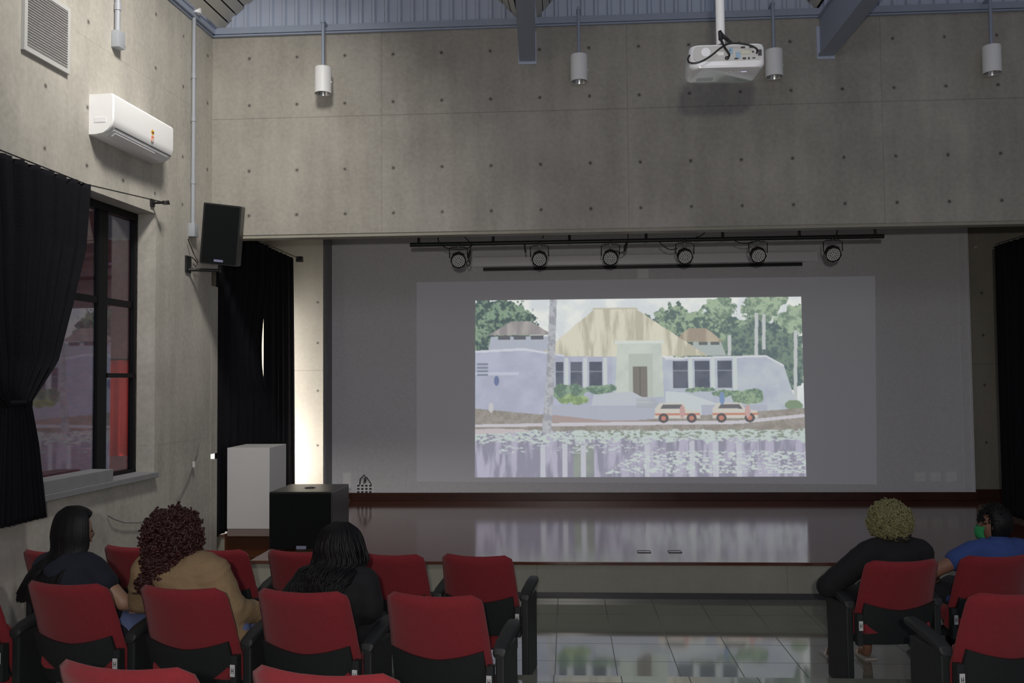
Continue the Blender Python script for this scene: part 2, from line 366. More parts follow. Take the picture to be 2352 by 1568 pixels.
# window recess: glass at depth -0.20
D = -0.22
_, zt2 = on_left(336, 497, D); 
sg, _ = on_left(333, 800, D)
fr = MB().use('darkframe')
sm1, _ = on_left(241, 800, D); sm0, _ = on_left(220, 800, D)
fr.box((D-0.03, -sj, zwb), (D+0.04, -sg+0.0, zwt))
fr.box((D-0.03, -sl, zwt-0.07), (D+0.04, -sj, zwt))
fr.box((D-0.03, -sl, zwb), (D+0.04, -sj, zwb+0.06))
fr.box((D-0.03, -sm0, zwb), (D+0.02, -sm1, zwt))
s3, _ = on_left(300, 800, D); fr.box((D-0.02, -s3, zwb), (D+0.03, -sg, zwt))
zm = on_left(280, 697, D)[1]; fr.box((D-0.02, -sl, zm-0.03), (D+0.015, -sg, zm+0.03))
zm2 = on_left(270, 862, D)[1]; fr.box((D-0.02, -sm1, zm2-0.02), (D+0.03, -sg, zm2+0.02))
wroot = bpy.data.objects.new('window_1', None); COL.objects.link(wroot); wroot.location = (COR.x, COR.y, 0); wroot.rotation_euler = (0, 0, -LA); struct(wroot)
fr.build('window_frame', None, wroot, smooth=False)
MB().box((D-0.006, -sl, zwb+0.05), (D, -sg, zwt-0.06)).build('glass_pane', 'glass', wroot, smooth=False)
ss, zs = on_left(258, 1078, 0.02)
MB().box((D, -sl, zwb-0.02), (0.05, -sj, zwb+0.03)).build('window_sill', 'sill', wroot, smooth=False, bevel=0.004)
MB().box((D+0.05, -sl, zwb+0.03), (0.03, -ss, zs+0.005)).build('sill_block', 'sill', wroot, smooth=False, bevel=0.004)
# outside the window
struct(MB().box((-12.0, 5.0, 0.0), (XL-0.9, 5.2, 5.2)).build('wall_exterior', 'brick', smooth=False))
bp_ = at_y(284, 925, 3.4); bp_.z = 0
bn = thing('hanging_banner', bp_, 'red cloth banner on a post seen through the left window', 'banner', 0.4)
b1 = MB().use('banner').grid(lambda u, v: ((u-0.5)*0.34, 0.02*math.sin(u*14), 1.05+v*1.3), 14, 2).build('cloth', None, bn); solidify(b1, 0.004)
MB().tube([(-0.2, 0, 0), (-0.2, 0, 2.45)], 0.02).tube([(-0.2, 0, 2.36), (0.18, 0, 2.36)], 0.012).build('post', 'blackmetal', bn)

# stage
st = MB().use('stage_face')
st.box((XST, 0.0, 0), (XR, DB+0.3, ST-0.03)).box((XL-0.8, 1.43, 0), (XST, DB+0.3, ST-0.03))
struct(st.build('stage_base', None, smooth=False))
struct(MB().box((XST, -0.012, 0), (XR, 0.0, 0.055)).build('baseboard_stage', 'granite', smooth=False))
sw = MB().use('stage_wood').box((XST, -0.02, ST-0.03), (XR, DB+0.3, ST)).box((XL-0.8, 1.41, ST-0.03), (XST, DB+0.3, ST))
struct(sw.build('stage_floor', None, smooth=False, bevel=0.004))
struct(MB().box((XL, 1.08, 0.0), (XST, 1.41, 0.17)).box((XL, 0.76, 0.0), (XST, 1.08, 0.05)).box((XL, 1.405, 0.17), (XST, 1.43, ST)).build('stage_steps', 'step_wood', smooth=False, bevel=0.006))
# back walls
xw0 = at_y(747, 800, 3.84).x; xw1 = at_y(2230, 800, DB).x
ZC = 4.5
struct(MB().box((xw0, DB, ST), (xw1, DB+0.26, ZC)).build('wall_back', 'white_wall', smooth=False))
struct(MB().box((XL-1.0, DB+0.3, 0), (XR, DB+0.5, ZC)).build('wall_stage_back', 'concrete', smooth=False))
struct(MB().box((XL-1.0, DB+0.26-0.0, ST), (xw0, DB+0.3, ST+0.1)).build('baseboard_left', 'skirt_wood', smooth=False))
struct(MB().box((xw0-0.0, DB-0.03, ST), (xw1+0.02, DB, ST+0.11)).build('baseboard_back', 'skirt_wood', smooth=False, bevel=0.004))
struct(MB().box((xw1+0.02, DB+0.26, ST), (XR, DB+0.3, ST+0.11)).build('baseboard_right', 'skirt_wood', smooth=False))
struct(MB().box((xw1-0.13, DB-0.012, ST+0.11), (xw1-0.10, DB, ZC)).box((xw1-0.015, DB-0.015, ST+0.11), (xw1, DB, ZC)).build('trim_2', 'white_wall', smooth=False))
struct(MB().box((XL-1.0, YW+0.18, ZC), (XR, DB+0.5, ZC+0.1)).build('ceiling_stage', 'concrete', smooth=False))
struct(MB().box((XR, -3, 0), (XR+0.2, DB+0.5, ZT)).build('wall_right', 'concrete', smooth=False))
# stage left side wall with a daylit window
XS = XL-0.62
struct(MB().box((XS-0.15, 1.0, 0), (XS, 1.3, ZC)).box((XS-0.15, 3.3, 0), (XS, 3.86, ZC)).box((XS-0.15, 1.3, 0), (XS, 3.3, 0.5)).box((XS-0.15, 1.3, 3.05), (XS, 3.3, ZC)).box((XS-0.15, 3.86, 0), (XS, DB+0.3, 0.36)).box((XS-0.15, 3.86, 3.05), (XS, DB+0.3, ZC)).build('wall_stage_left', 'concrete', smooth=False))
g1, g2, g3, g4 = [at_y(490, p, YW+0.1).z for p in (1055, 1041, 658, 622)]
jx = at_y(500, 800, YW+0.18).x
struct(MB().box((XS-0.02, YW+0.01, 0), (jx, YW+0.18, g1)).box((XS-0.02, YW+0.01, g2), (jx, YW+0.18, g3)).box((XS-0.02, YW+0.01, g4), (jx, YW+0.18, ZB-0.035)).box((XS-0.02, YW+0.01, g1), (XL-0.25, YW+0.18, g2)).box((XS-0.02, YW+0.01, g3), (XL-0.25, YW+0.18, g4)).build('wall_stage_return', 'left_concrete', smooth=False))
def side_window(name, ya, yb, za, zb, panes):
    w = bpy.data.objects.new(name, None); COL.objects.link(w); w.location = (XS-0.08, (ya+yb)/2, za); struct(w)
    h = (yb-ya)/2; H = zb-za; f = MB()
    for a, b, m in panes: MB().box((-0.01, -h+0.02, a*H+0.02), (0.01, h-0.02, b*H-0.02)).build('glass_pane', m, w, smooth=False); f.box((-0.03, -h, b*H-0.02), (0.03, h, b*H+0.0))
    f.box((-0.03, -h, 0), (0.03, h, 0.03)).box((-0.03, -h, 0.03), (0.03, -h+0.04, H-0.02)).box((-0.03, h-0.04, 0.03), (0.03, h, H-0.02)); f.build('window_frame', 'darkframe', w, smooth=False)
side_window('window_2', 1.3, 3.3, 0.5, 3.05, [(0, 1, 'daylit_pane')])
side_window('strip_light_panel', 3.86, DB+0.3, 0.36, 3.05, [(0, 0.36, 'fill_pane_low'), (0.36, 1, 'fill_pane')])  # unseen glowing panel added behind the curtain to light the concrete strip
struct(MB().box((xw0-0.03, 3.84, ST), (xw0, DB+0.26, ZC)).build('wall_stage_fin', 'sill', smooth=False))  # fin made deep enough to keep the added panel's light off the white wall

# roof: channel trims, ribbed infill, barrel vaults, beams
zt = ZT
struct(MB().box((XL+0.02, YW-0.05, zt-0.0), (XR, YW+0.02, zt+0.07)).box((XL+0.02, YW-0.035, zt-0.022), (XR, YW, zt-0.003)).build('trim_3', 'blue_steel', smooth=False, bevel=0.003))
lw('trim_4', 'blue_steel', [((-0.02, -8.4, zt), (0.05, -0.02, zt+0.07)), ((-0.02, -8.4, zt-0.022), (0.02, -0.02, zt-0.003))], 0.003)
def ribs(u, period=0.142, amp=0.035):
    t = (u/period) % 1.0
    if t < 0.12: return amp*t/0.12
    if t < 0.30: return amp
    if t < 0.42: return amp*(0.42-t)/0.12
    return 0.0
xs = []
x = XL-0.1
while x < XR:
    for t in (0, 0.12, 0.30, 0.42): xs.append(x+t*0.142)
    x += 0.142
rm = MB().use('blue_sheet')
vs = []
for i, x in enumerate(xs):
    yy = YW+0.06-(0.035 if i % 4 in (1, 2) else 0)
    vs += [(x, yy, zt+0.02), (x, yy, zt+2.6)]
rm.add(vs, [(2*i, 2*i+2, 2*i+3, 2*i+1) for i in range(len(xs)-1)])
struct(solidify(rm.build('wall_infill', None, smooth=False), 0.002))
def vault(x0, x1, rise, ya, yb, name, slope):
    c = (x1-x0)/2; R = (c*c+rise*rise)/(2*rise); cz = zt+0.07+rise-R; cx = (x0+x1)/2
    a0 = math.asin(c/R); N = 30; mb = MB()
    def P(a, r, y): return (cx+r*math.sin(a)+slope*(y-YW), y, cz+r*math.cos(a))
    for i in range(N):
        a = -a0+2*a0*i/N; b = -a0+2*a0*(i+0.88)/N; e = -a0+2*a0*(i+1)/N
        mb.use('slat').add([P(a, R, ya), P(b, R, ya), P(b, R, yb), P(a, R, yb)], [(0, 1, 2, 3)])
        mb.use('shade').add([P(b, R, ya), P(b, R+0.025, ya), P(b, R+0.025, yb), P(b, R, yb)], [(0, 1, 2, 3)])
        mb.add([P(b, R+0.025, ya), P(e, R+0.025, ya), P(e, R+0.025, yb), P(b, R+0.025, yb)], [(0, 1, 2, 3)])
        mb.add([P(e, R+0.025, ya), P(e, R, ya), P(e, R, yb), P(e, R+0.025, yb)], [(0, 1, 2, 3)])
    return struct(solidify(mb.build(name, None, smooth=False), 0.004))
bxl = at_y(1193, 140, YW).x; bxr = at_y(1230, 140, YW).x
bx2 = at_y(1878, 130, YW).x; bx3 = at_y(1914, 130, YW).x
vault(XL+0.08, bxl+0.0, 0.78, 0.0, YW+0.05, 'ceiling', 0.045)
vault(bxr+0.02, bx2+0.0, 0.8, 0.0, YW+0.05, 'ceiling', 0.0)
vault(bx3+0.02, XR+0.6, 1.1, 0.0, YW+0.05, 'ceiling', 0.0)
def beam(xa, xb, ytop, label, flare):
    zb = at_y((1208 if xa < 0 else 1895), ytop, YW).z
    r = thing('roof_beam', ((xa+xb)/2, YW, zb), label, 'beam', flare)
    w = (xb-xa)/2; H = 0.42
    MB().box((-w, -8, 0), (w, -0.01, 0.018)).build('bottom_flange', 'blue_steel', r, smooth=False)
    MB().box((-w, -8, H-0.018), (w, -0.01, H)).build('top_flange', 'blue_steel', r, smooth=False)
    MB().box((-w*0.72, -8, 0.018), (-w*0.62, -0.01, H-0.018)).box((w*0.62, -8, 0.018), (w*0.72, -0.01, H-0.018)).build('web', 'blue_steel', r, smooth=False)
    MB().box((-w-0.01, -0.014, -0.03), (w+0.01, 0.0, H-0.1)).build('end_plate', 'blue_sheet', r, smooth=False)
    return r
beam(bxl, bxr, 142, 'blue-grey steel roof beam meeting the wall left of the projector', 0.03)
beam(bx2, bx3, 130, 'blue-grey steel roof beam meeting the wall right of the projector', 0.0)

# ================================================================ PROJECTED PICTURE (screen image on the white wall)
def make_picture():
    Wp, Hp = 640, 350
    X, Y = np.meshgrid((np.arange(Wp)+0.5)/Wp*2240, (np.arange(Hp)+0.5)/Hp*1225)
    img = np.zeros((Hp, Wp, 3)); 
    def noise(sc, seed, stretch=(1, 1)):
        r = np.random.default_rng(seed); out = np.zeros((Hp, Wp)); amp = 1; tot = 0
        for o in range(4):
            gx = int(2240/sc*stretch[0]*2**o)+3; gy = int(1225/sc*stretch[1]*2**o)+3
            g = r.random((gy, gx)); fx = X/2240*(gx-2); fy = Y/1225*(gy-2)
            ix = fx.astype(int); iy = fy.astype(int); tx = fx-ix; ty = fy-iy; tx = tx*tx*(3-2*tx); ty = ty*ty*(3-2*ty)
            out += amp*((g[iy, ix]*(1-tx)+g[iy, ix+1]*tx)*(1-ty)+(g[iy+1, ix]*(1-tx)+g[iy+1, ix+1]*tx)*ty); tot += amp; amp *= 0.55
        return out/tot
    n1, n2, n3 = noise(60, 1), noise(38, 2)*0.55+noise(13, 12)*0.45, noise(120, 3); nh = noise(90, 4, (0.35, 4)); nr = noise(40, 5, (1, 0.15)); ns = noise(22, 6, (1, 2.5))
    def put(mask, col, n=None, amt=0.0, lo=None):
        c = np.array(col, float)/255
        if n is None: img[mask] = c
        else:
            t = np.clip((n[mask]-0.5)*amt*2+0.5, 0, 1)[:, None]; c2 = np.array(lo, float)/255; img[mask] = c2*(1-t)+c*t
    def poly(pts, wob=0):
        xx = X+(n2-0.5)*wob; yy = Y+(n1-0.5)*wob; ins = np.zeros(X.shape, bool); m = len(pts)
        for i in range(m):
            x1, y1 = pts[i]; x2, y2 = pts[(i+1) % m]
            if y1 == y2: continue
            cnd = ((y1 > yy) != (y2 > yy)) & (xx < (x2-x1)*(yy-y1)/(y2-y1)+x1); ins ^= cnd
        return ins
    def ell(cx, cy, rx, ry, wob=0): return ((X+(n2-0.5)*wob-cx)/rx)**2+((Y+(n1-0.5)*wob-cy)/ry)**2 < 1
    put(np.ones(X.shape, bool), (236, 240, 232), n3, 2, (214, 222, 226))
    # trees
    put(ell(120, 180, 310, 190, 160) | ell(40, 330, 240, 150, 100), (128, 160, 128), n2, 3, (62, 84, 84))
    put(ell(1480, 240, 430, 165, 190) | ell(1750, 330, 330, 200, 120), (150, 178, 140), n2, 3.4, (82, 106, 102))
    put(ell(1980, 420, 300, 260, 120), (110, 138, 118), n2, 3, (78, 98, 102))
    for cx, cy, r in ((1690, 60, 95), (1960, 70, 130), (2180, 160, 110), (2090, 10, 70)): put(ell(cx, cy, r, r*0.75, 130), (160, 186, 150), n2, 3, (104, 132, 112))
    for x0, y0, y1 in ((1935, 110, 420), (1985, 120, 360), (2195, 230, 740), (1750, 260, 400)): put((abs(X-x0-(Y-y0)*-0.03) < 12) & (Y > y0) & (Y < y1), (190, 196, 196))
    # two side pavilions, plain hipped roofs
    put(poly([(110, 255), (520, 255), (560, 360), (90, 360)]), (170, 178, 196)); put(poly([(90, 245), (250, 150), (390, 150), (540, 245)], 12), (172, 164, 160), nr, 2, (142, 136, 138))
    for x0 in (160, 270, 390): put((X > x0) & (X < x0+85) & (Y > 250) & (Y < 275), (86, 90, 98))
    put(poly([(1400, 305), (1690, 305), (1725, 400), (1390, 400)]), (168, 180, 178)); put(poly([(1360, 300), (1470, 210), (1590, 210), (1710, 305)], 12), (186, 172, 146), nr, 2, (158, 142, 122))
    for x0 in (1440, 1540, 1620): put((X > x0) & (X < x0+60) & (Y > 303) & (Y < 325), (92, 98, 98))
    # main hipped straw-coloured roof
    put(poly([(430, 400), (830, 70), (1110, 70), (1600, 400)], 14), (222, 216, 190), nr, 2.4, (188, 182, 156))
    put(poly([(800, 74), (830, 62), (1110, 62), (1140, 74)]), (196, 190, 168))
    # walls
    put(poly([(0, 350), (340, 345), (620, 395), (950, 400), (950, 850), (0, 850)]), (176, 182, 208), n3, 1.6, (164, 170, 196))
    put(poly([(950, 400), (1400, 410), (1990, 405), (2110, 470), (2200, 780), (1900, 850), (950, 850)]), (184, 194, 204), n3, 1.6, (170, 178, 200))
    put(poly([(0, 350), (340, 335), (620, 385), (620, 398), (340, 352), (0, 366)]), (206, 210, 224)); put(poly([(1310, 410), (1990, 398), (2110, 465), (2110, 480), (1990, 412), (1310, 424)]), (210, 214, 222))
    put(poly([(0, 500), (310, 500), (300, 520), (0, 520)]), (190, 196, 218))
    for x0, x1 in ((560, 612), (660, 742), (790, 880), (1362, 1462), (1510, 1610), (1662, 1762)):
        put((X > x0) & (X < x1) & (Y > 435) & (Y < 620), (90, 98, 116), n3, 2, (74, 82, 100)); put((X > x1+6) & (X < x1+34) & (Y > 405) & (Y < 640), (198, 208, 208))
        put((X > x0) & (X < x1) & (abs(Y-500) < 3), (130, 136, 150))
    for k in range(4): put((X > 15) & (X < 90) & (abs(Y-445-k*24) < 7), (120, 128, 150))
    # plain entrance porch
    put(poly([(985, 300), (1285, 300), (1300, 680), (965, 680)]), (200, 212, 200), n3, 1.5, (188, 200, 190))
    put((X > 1060) & (X < 1225) & (Y > 380) & (Y < 680), (178, 190, 178)); put((X > 1090) & (X < 1185) & (Y > 470) & (Y < 680), (118, 112, 106)); put((abs(X-1138) < 3) & (Y > 470) & (Y < 680), (96, 90, 86))
    put(poly([(965, 290), (1305, 290), (1305, 312), (965, 312)]), (214, 222, 212))
    # terraces and steps
    put(poly([(540, 740), (800, 740), (820, 660), (1080, 640), (1170, 690), (1230, 740), (1420, 840), (540, 840)]), (186, 192, 204)); put(poly([(1310, 640), (1440, 650), (1640, 720), (1900, 800), (1900, 840), (1310, 800)]), (196, 206, 210))
    put((Y > 735) & (Y < 850) & (X > 540) & (X < 1250), (170, 176, 196)); put((Y > 735) & (Y < 850) & (X > 1550) & (X < 1990), (170, 176, 196))
    for k in range(6): put((X > 1110) & (X < 1230+k*14) & (abs(Y-688-k*12) < 3), (160, 168, 172))
    put(ell(650, 640, 130, 55, 60) | ell(860, 620, 120, 30, 50), (134, 166, 134), n2, 3, (92, 122, 106)); put(ell(680, 695, 110, 32, 40), (158, 188, 120), n2, 3, (122, 152, 100))
    put(ell(1540, 636, 100, 18, 40) | ell(1860, 680, 110, 50, 60) | ell(1700, 660, 80, 22, 40), (142, 172, 132), n2, 3, (96, 126, 108)); put(ell(2170, 740, 60, 28, 30), (120, 146, 112))
    # ground, road
    put(poly([(0, 750), (300, 780), (520, 800), (900, 850), (2240, 760), (2240, 930), (0, 940)]), (156, 148, 140), n2, 2, (136, 128, 118))
    put(poly([(0, 860), (900, 848), (1800, 842), (2240, 800), (2240, 822), (1800, 866), (900, 872), (0, 880)]), (200, 196, 206))
    put(poly([(480, 790), (900, 838), (1230, 838), (900, 850), (520, 850)]), (168, 146, 142))
    # two plain estate cars
    for cx in (1385, 1775):
        put(poly([(cx-150, 760), (cx-120, 722), (cx+40, 722), (cx+70, 765), (cx+150, 776), (cx+155, 825), (cx-152, 825)]), (206, 202, 190)); put(poly([(cx-112, 758), (cx-95, 732), (cx+30, 732), (cx+52, 762)]), (98, 98, 104))
        put((X > cx-150) & (X < cx+154) & (Y > 792) & (Y < 806), (206, 124, 100))
        for w in (-92, 98): put(ell(cx+w, 824, 34, 32), (84, 80, 84)); put(ell(cx+w, 824, 17, 16), (204, 120, 100))
    for px, py, c in ((1420, 780, (200, 150, 146)), (1860, 780, (204, 156, 150)), (112, 745, (196, 196, 200)), (150, 560, (96, 110, 160)), (1690, 690, (110, 140, 190))): put(ell(px, py, 18, 44 if px > 1000 else 34), c)
    # pond with reflections
    pond = Y > 905+(n1-0.5)*40
    put(pond, (176, 172, 198), nr, 2.4, (136, 134, 158)); put(pond & (abs(X-750) < 70) & (Y > 1000), (140, 152, 142), n3, 2, (128, 136, 138))
    for x0 in (470, 620, 745, 1180, 1480, 1640, 1795): put(pond & (abs(X-x0) < 18) & (Y > 960+n1*60), (190, 192, 206))
    put(pond & (Y < 985+(n1-0.5)*60) & (ns > 0.44), (190, 206, 200)); put(pond & (Y < 960) & (ns < 0.42) & (X > 700), (136, 150, 132))
    put(pond & (Y > 1045) & (Y < 1200) & (X > 1120-(Y-1045)*1.5) & (ns > 0.53) & (Y > 1040+abs(X-1700)*0.03), (196, 210, 206)); put(pond & (Y > 1000) & (Y < 1060) & (X > 160) & (X < 1300) & (ns > 0.61), (190, 200, 204))
    put(poly([(0, 890), (330, 890), (380, 905), (230, 920), (0, 930)], 20), (196, 184, 188))
    # foreground palm trunk
    put(poly([(522, 0), (570, 0), (548, 600), (525, 925), (462, 925), (490, 600)]), (178, 182, 190), n2, 3, (150, 152, 164))
    k = img.copy()
    img[1:-1, 1:-1] = (k[1:-1, 1:-1]*4+k[:-2, 1:-1]+k[2:, 1:-1]+k[1:-1, :-2]+k[1:-1, 2:])/8
    img = img*(0.985+0.03*rng.random(X.shape)[..., None])
    return img
PIC = make_picture()
PIC = (PIC*0.8+PIC.mean(-1, keepdims=True)*0.2)*0.84+0.125
def s2l(c): c = np.clip(c, 0, 1); return np.where(c <= 0.04045, c/12.92, ((c+0.055)/1.055)**2.4)
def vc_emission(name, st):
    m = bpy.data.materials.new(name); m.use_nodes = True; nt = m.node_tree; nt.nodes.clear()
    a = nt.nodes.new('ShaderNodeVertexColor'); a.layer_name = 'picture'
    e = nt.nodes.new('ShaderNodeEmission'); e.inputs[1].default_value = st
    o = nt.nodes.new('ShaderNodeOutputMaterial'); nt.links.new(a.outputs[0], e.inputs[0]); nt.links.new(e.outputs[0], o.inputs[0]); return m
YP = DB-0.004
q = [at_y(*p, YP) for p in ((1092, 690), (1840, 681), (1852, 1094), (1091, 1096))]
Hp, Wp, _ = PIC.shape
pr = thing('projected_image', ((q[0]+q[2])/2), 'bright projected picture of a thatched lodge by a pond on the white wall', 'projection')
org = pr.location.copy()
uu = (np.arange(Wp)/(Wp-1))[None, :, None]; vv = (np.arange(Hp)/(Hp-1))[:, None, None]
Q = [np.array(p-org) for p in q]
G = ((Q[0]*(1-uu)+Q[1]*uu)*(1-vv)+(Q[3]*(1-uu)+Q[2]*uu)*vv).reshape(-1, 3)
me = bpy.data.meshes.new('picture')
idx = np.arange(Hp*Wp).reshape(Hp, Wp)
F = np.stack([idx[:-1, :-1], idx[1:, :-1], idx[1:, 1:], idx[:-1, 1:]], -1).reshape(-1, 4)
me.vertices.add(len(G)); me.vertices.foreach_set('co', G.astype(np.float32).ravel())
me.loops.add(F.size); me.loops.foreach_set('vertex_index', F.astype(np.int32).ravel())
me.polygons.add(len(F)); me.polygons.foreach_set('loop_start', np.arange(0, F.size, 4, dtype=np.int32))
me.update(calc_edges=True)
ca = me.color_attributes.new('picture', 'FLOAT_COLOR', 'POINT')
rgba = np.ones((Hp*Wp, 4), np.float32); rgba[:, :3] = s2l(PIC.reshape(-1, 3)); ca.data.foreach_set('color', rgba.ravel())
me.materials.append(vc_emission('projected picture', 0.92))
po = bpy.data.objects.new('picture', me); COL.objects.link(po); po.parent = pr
# dim border light of the projector around the picture
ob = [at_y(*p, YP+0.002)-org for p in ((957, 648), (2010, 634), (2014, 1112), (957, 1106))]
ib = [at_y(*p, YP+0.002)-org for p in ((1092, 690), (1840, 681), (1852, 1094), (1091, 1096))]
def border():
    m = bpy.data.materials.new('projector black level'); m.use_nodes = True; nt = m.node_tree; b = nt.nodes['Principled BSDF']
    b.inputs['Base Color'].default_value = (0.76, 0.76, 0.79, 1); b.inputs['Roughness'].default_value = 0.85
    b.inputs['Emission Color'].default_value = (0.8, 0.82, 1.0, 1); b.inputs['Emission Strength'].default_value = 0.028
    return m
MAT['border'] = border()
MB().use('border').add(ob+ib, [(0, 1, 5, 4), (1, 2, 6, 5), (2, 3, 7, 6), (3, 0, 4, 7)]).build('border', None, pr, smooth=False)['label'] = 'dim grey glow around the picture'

# ================================================================ THINGS ON THE BACK WALL
a = at_y(1087, 601, DB-0.1); b = at_y(1875, 594, DB-0.1)
zc0 = at_y(1480, 583, DB-0.1).z; zc1 = at_y(1480, 606, DB-0.1).z
sc = thing('screen_housing', ((a.x+b.x)/2, DB, (zc0+zc1)/2), 'long pale roll-up screen case with a black bottom bar on the white wall', 'projection screen')
hw = (b.x-a.x)/2; hh = (zc0-zc1)/2
MB().loft([[(x, -0.06+p[0], p[1]) for p in rrect(0.055, hh, 0.02)] for x in (-hw, hw)]).build('case', 'light_grey', sc)
MB().box((-hw-0.012, -0.118, -hh-0.004), (-hw, -0.002, hh+0.004)).build('end_cap', 'light_grey', sc, bevel=0.004)
MB().box((hw, -0.118, -hh-0.004), (hw+0.012, -0.002, hh+0.004)).build('end_cap', 'light_grey', sc, bevel=0.004)
a2 = at_y(1110, 616, DB-0.06).x-sc.location.x; b2 = at_y(1842, 604, DB-0.06).x-sc.location.x
MB().box((a2, -0.08, -hh-0.058), (b2, -0.05, -hh-0.03)).box((a2, -0.078, -hh-0.028), (b2, -0.052, -hh-0.012)).build('bottom_bar', 'blackmetal', sc, smooth=False)['label'] = 'black bottom bar'
def plate(px0, py0, px1, py1, name, label, cat, m='light_grey', group=None, mark=None):
    p0 = at_y(px0, py0, DB); p1 = at_y(px1, py1, DB); c = (p0+p1)/2; w = abs(p1.x-p0.x)/2; h = abs(p0.z-p1.z)/2
    o = thing(name, (c.x, DB, c.z), label, cat, group=group)
    MB().box((-w, -0.012, -h), (w, 0, h)).build('cover', m, o, bevel=0.003, smooth=False)
    return o, w, h
o, w, h = plate(1464, 614, 1490, 639, 'blank_plate', 'small pale square plate under the middle of the screen case', 'plate', 'white_paint')
MB().box((-0.02, -0.016, -0.02), (0.02, -0.012, 0.02)).build('inset', 'light_grey', o, smooth=False)
for i, (x0, wd) in enumerate(((2102, 'leftmost'), (2137, 'middle'), (2174, 'rightmost'))):
    o, w, h = plate(x0, 1085, x0+24, 1106, 'wall_outlet', '%s of three square outlet plates low on the white wall by its right edge' % wd, 'outlet', 'white_paint', 'outlet plates low on the right')
    MB().lathe([(0.022, 0), (0.022, 0.004)], n=16).build('socket', 'light_grey', o).rotation_euler = (PI/2, 0, 0)
    [c for c in COL.objects if c.parent == o][-1].location = (0, -0.012, 0)
o, w, h = plate(788, 1086, 806, 1122, 'blank_plate', 'cream plate on the white wall left of the cabled socket board', 'plate', 'white_paint')
o, w, h = plate(819, 1111, 856, 1133, 'socket_board', 'socket board of many dark outlets at the foot of the white wall by the subwoofer', 'power strip', 'white_paint')
for i in range(3):
    for j in range(4):
        MB().box((-0.017, -0.006, -0.012), (0.017, 0, 0.012)).build('socket', 'ports', o, smooth=False).location = (-w+w/4*(2*j+1)+0.0, -0.012, -h+h/3*(2*i+1))
p = at_y(826, 1108, DB-0.03)
cb = MB().tube([(p.x, DB-0.02, p.z-0.03), (p.x+0.01, DB-0.04, p.z+0.05), (p.x+0.07, DB-0.03, p.z+0.11), (p.x+0.09, DB-0.03, p.z+0.06), (p.x+0.08, DB-0.02, p.z)], 0.008).tube([(p.x+0.06, DB-0.02, p.z-0.02), (p.x+0.07, DB-0.04, p.z+0.06), (p.x+0.1, DB-0.03, p.z+0.08), (p.x+0.17, DB-0.02, p.z-0.03)], 0.006)
tag(cb.build('plug_cable', 'cable'), 'black looped cables plugged into the socket board on the white wall', 'cable')
p = at_z(795, 1152, ST+0.01); p2 = at_z(812, 1143, ST+0.01)
tag(MB().tube([at_z(786, 1160, ST+.008), p, (p2.x, p2.y, ST+0.012), at_z(822, 1141, ST+.008)], 0.007).build('floor_cable', 'sticker'), 'short white cable lying on the stage beside the subwoofer', 'cable')
# small boxes on the boards
for i, (x0, wd) in enumerate(((1479, 'left'), (1550, 'right'))):
    c = at_z(x0, 1267, ST)
    o = thing('floor_hatch', (c.x, c.y, ST), '%s of two small rectangular floor outlet lids near the stage edge' % wd, 'floor outlet', group='floor outlet lids in the stage')
    MB().box((-0.065, -0.05, 0), (0.065, -0.04, 0.006)).box((-0.065, 0.04, 0), (0.065, 0.05, 0.006)).box((-0.065, -0.04, 0), (-0.058, 0.04, 0.006)).box((0.058, -0.04, 0), (0.065, 0.04, 0.006)).build('rim', 'ports', o, smooth=False)
    MB().box((-0.058, -0.04, 0), (0.058, 0.04, 0.003)).build('lid', 'stage_wood', o, smooth=False)
# light bar with six stage lamps
YT = 1.5
pa = at_y(942, 563, YT); pb = at_y(2030, 543, YT)
ztop = at_y(1500, 535, YT).z; zlo = at_y(1500, 552, YT).z
xm = (pa.x+pb.x)/2
tr = thing('lighting_truss', (xm, YT, zlo), 'long black ladder-shaped light bar hanging under the concrete beam', 'light bar')
L = (pb.x-pa.x)/2
MB().cyl((-L, 0, 0), (L, 0, 0), 0.024, 12).build('lower_tube', 'blackmetal', tr)
MB().cyl((-L+0.01, 0, ztop-zlo+0.02), (L-0.02, 0, ztop-zlo+0.02), 0.024, 12).build('upper_tube', 'blackmetal', tr)
for px in (962, 1133, 1308, 1484, 1660, 1836, 2010):
    x = at_y(px, 545, YT).x-xm
    MB().cyl((x, 0, 0), (x, 0, ztop-zlo+0.02), 0.016, 8).build('rung', 'blackmetal', tr)
for x in (-L*0.8, -L*0.27, L*0.27, L*0.8):
    MB().cyl((x, 0, ztop-zlo+0.02), (x, 0, ZC-zlo), 0.008, 8).build('hanger_rod', 'blackmetal', tr)
lamp0 = thing('stage_lamp', (0, 0, 0), '', 'stage light', group='stage lamps under the light bar')
R = 0.088
yoke = MB()
yoke.tube([(-R-0.012, 0, -0.13), (-R-0.012, 0, -0.02), (-R*0.8, 0, -0.005), (R*0.8, 0, -0.005), (R+0.012, 0, -0.02), (R+0.012, 0, -0.13)], 0.006, 6)
yoke.build('yoke', 'blackmetal', lamp0)
MB().box((-0.015, -0.03, -0.012), (0.015, 0.03, 0.03)).build('clamp', 'blackmetal', lamp0, bevel=0.004)
MB().loft([[(p[0], p[1]*0.9+0.01, -0.155+z) for p in rrect(0.052+k, 0.035+k, 0.02)] for k, z in ((0, 0.075), (0.004, 0.06), (0.008, 0.02))]).build('housing_back', 'blackmetal', lamp0)
tilt = Matrix.Rotation(math.radians(58), 4, 'X')
hs = MB().lathe([(0.05, 0.07), (R, 0.05), (R, -0.03), (R*0.93, -0.032), (R*0.93, -0.01)], n=8); 
ho = hs.build('lamp_head', 'blackmetal', lamp0, smooth=False); ho.rotation_euler = (-math.radians(62), 0, 0); ho.location = (0, 0, -0.155)
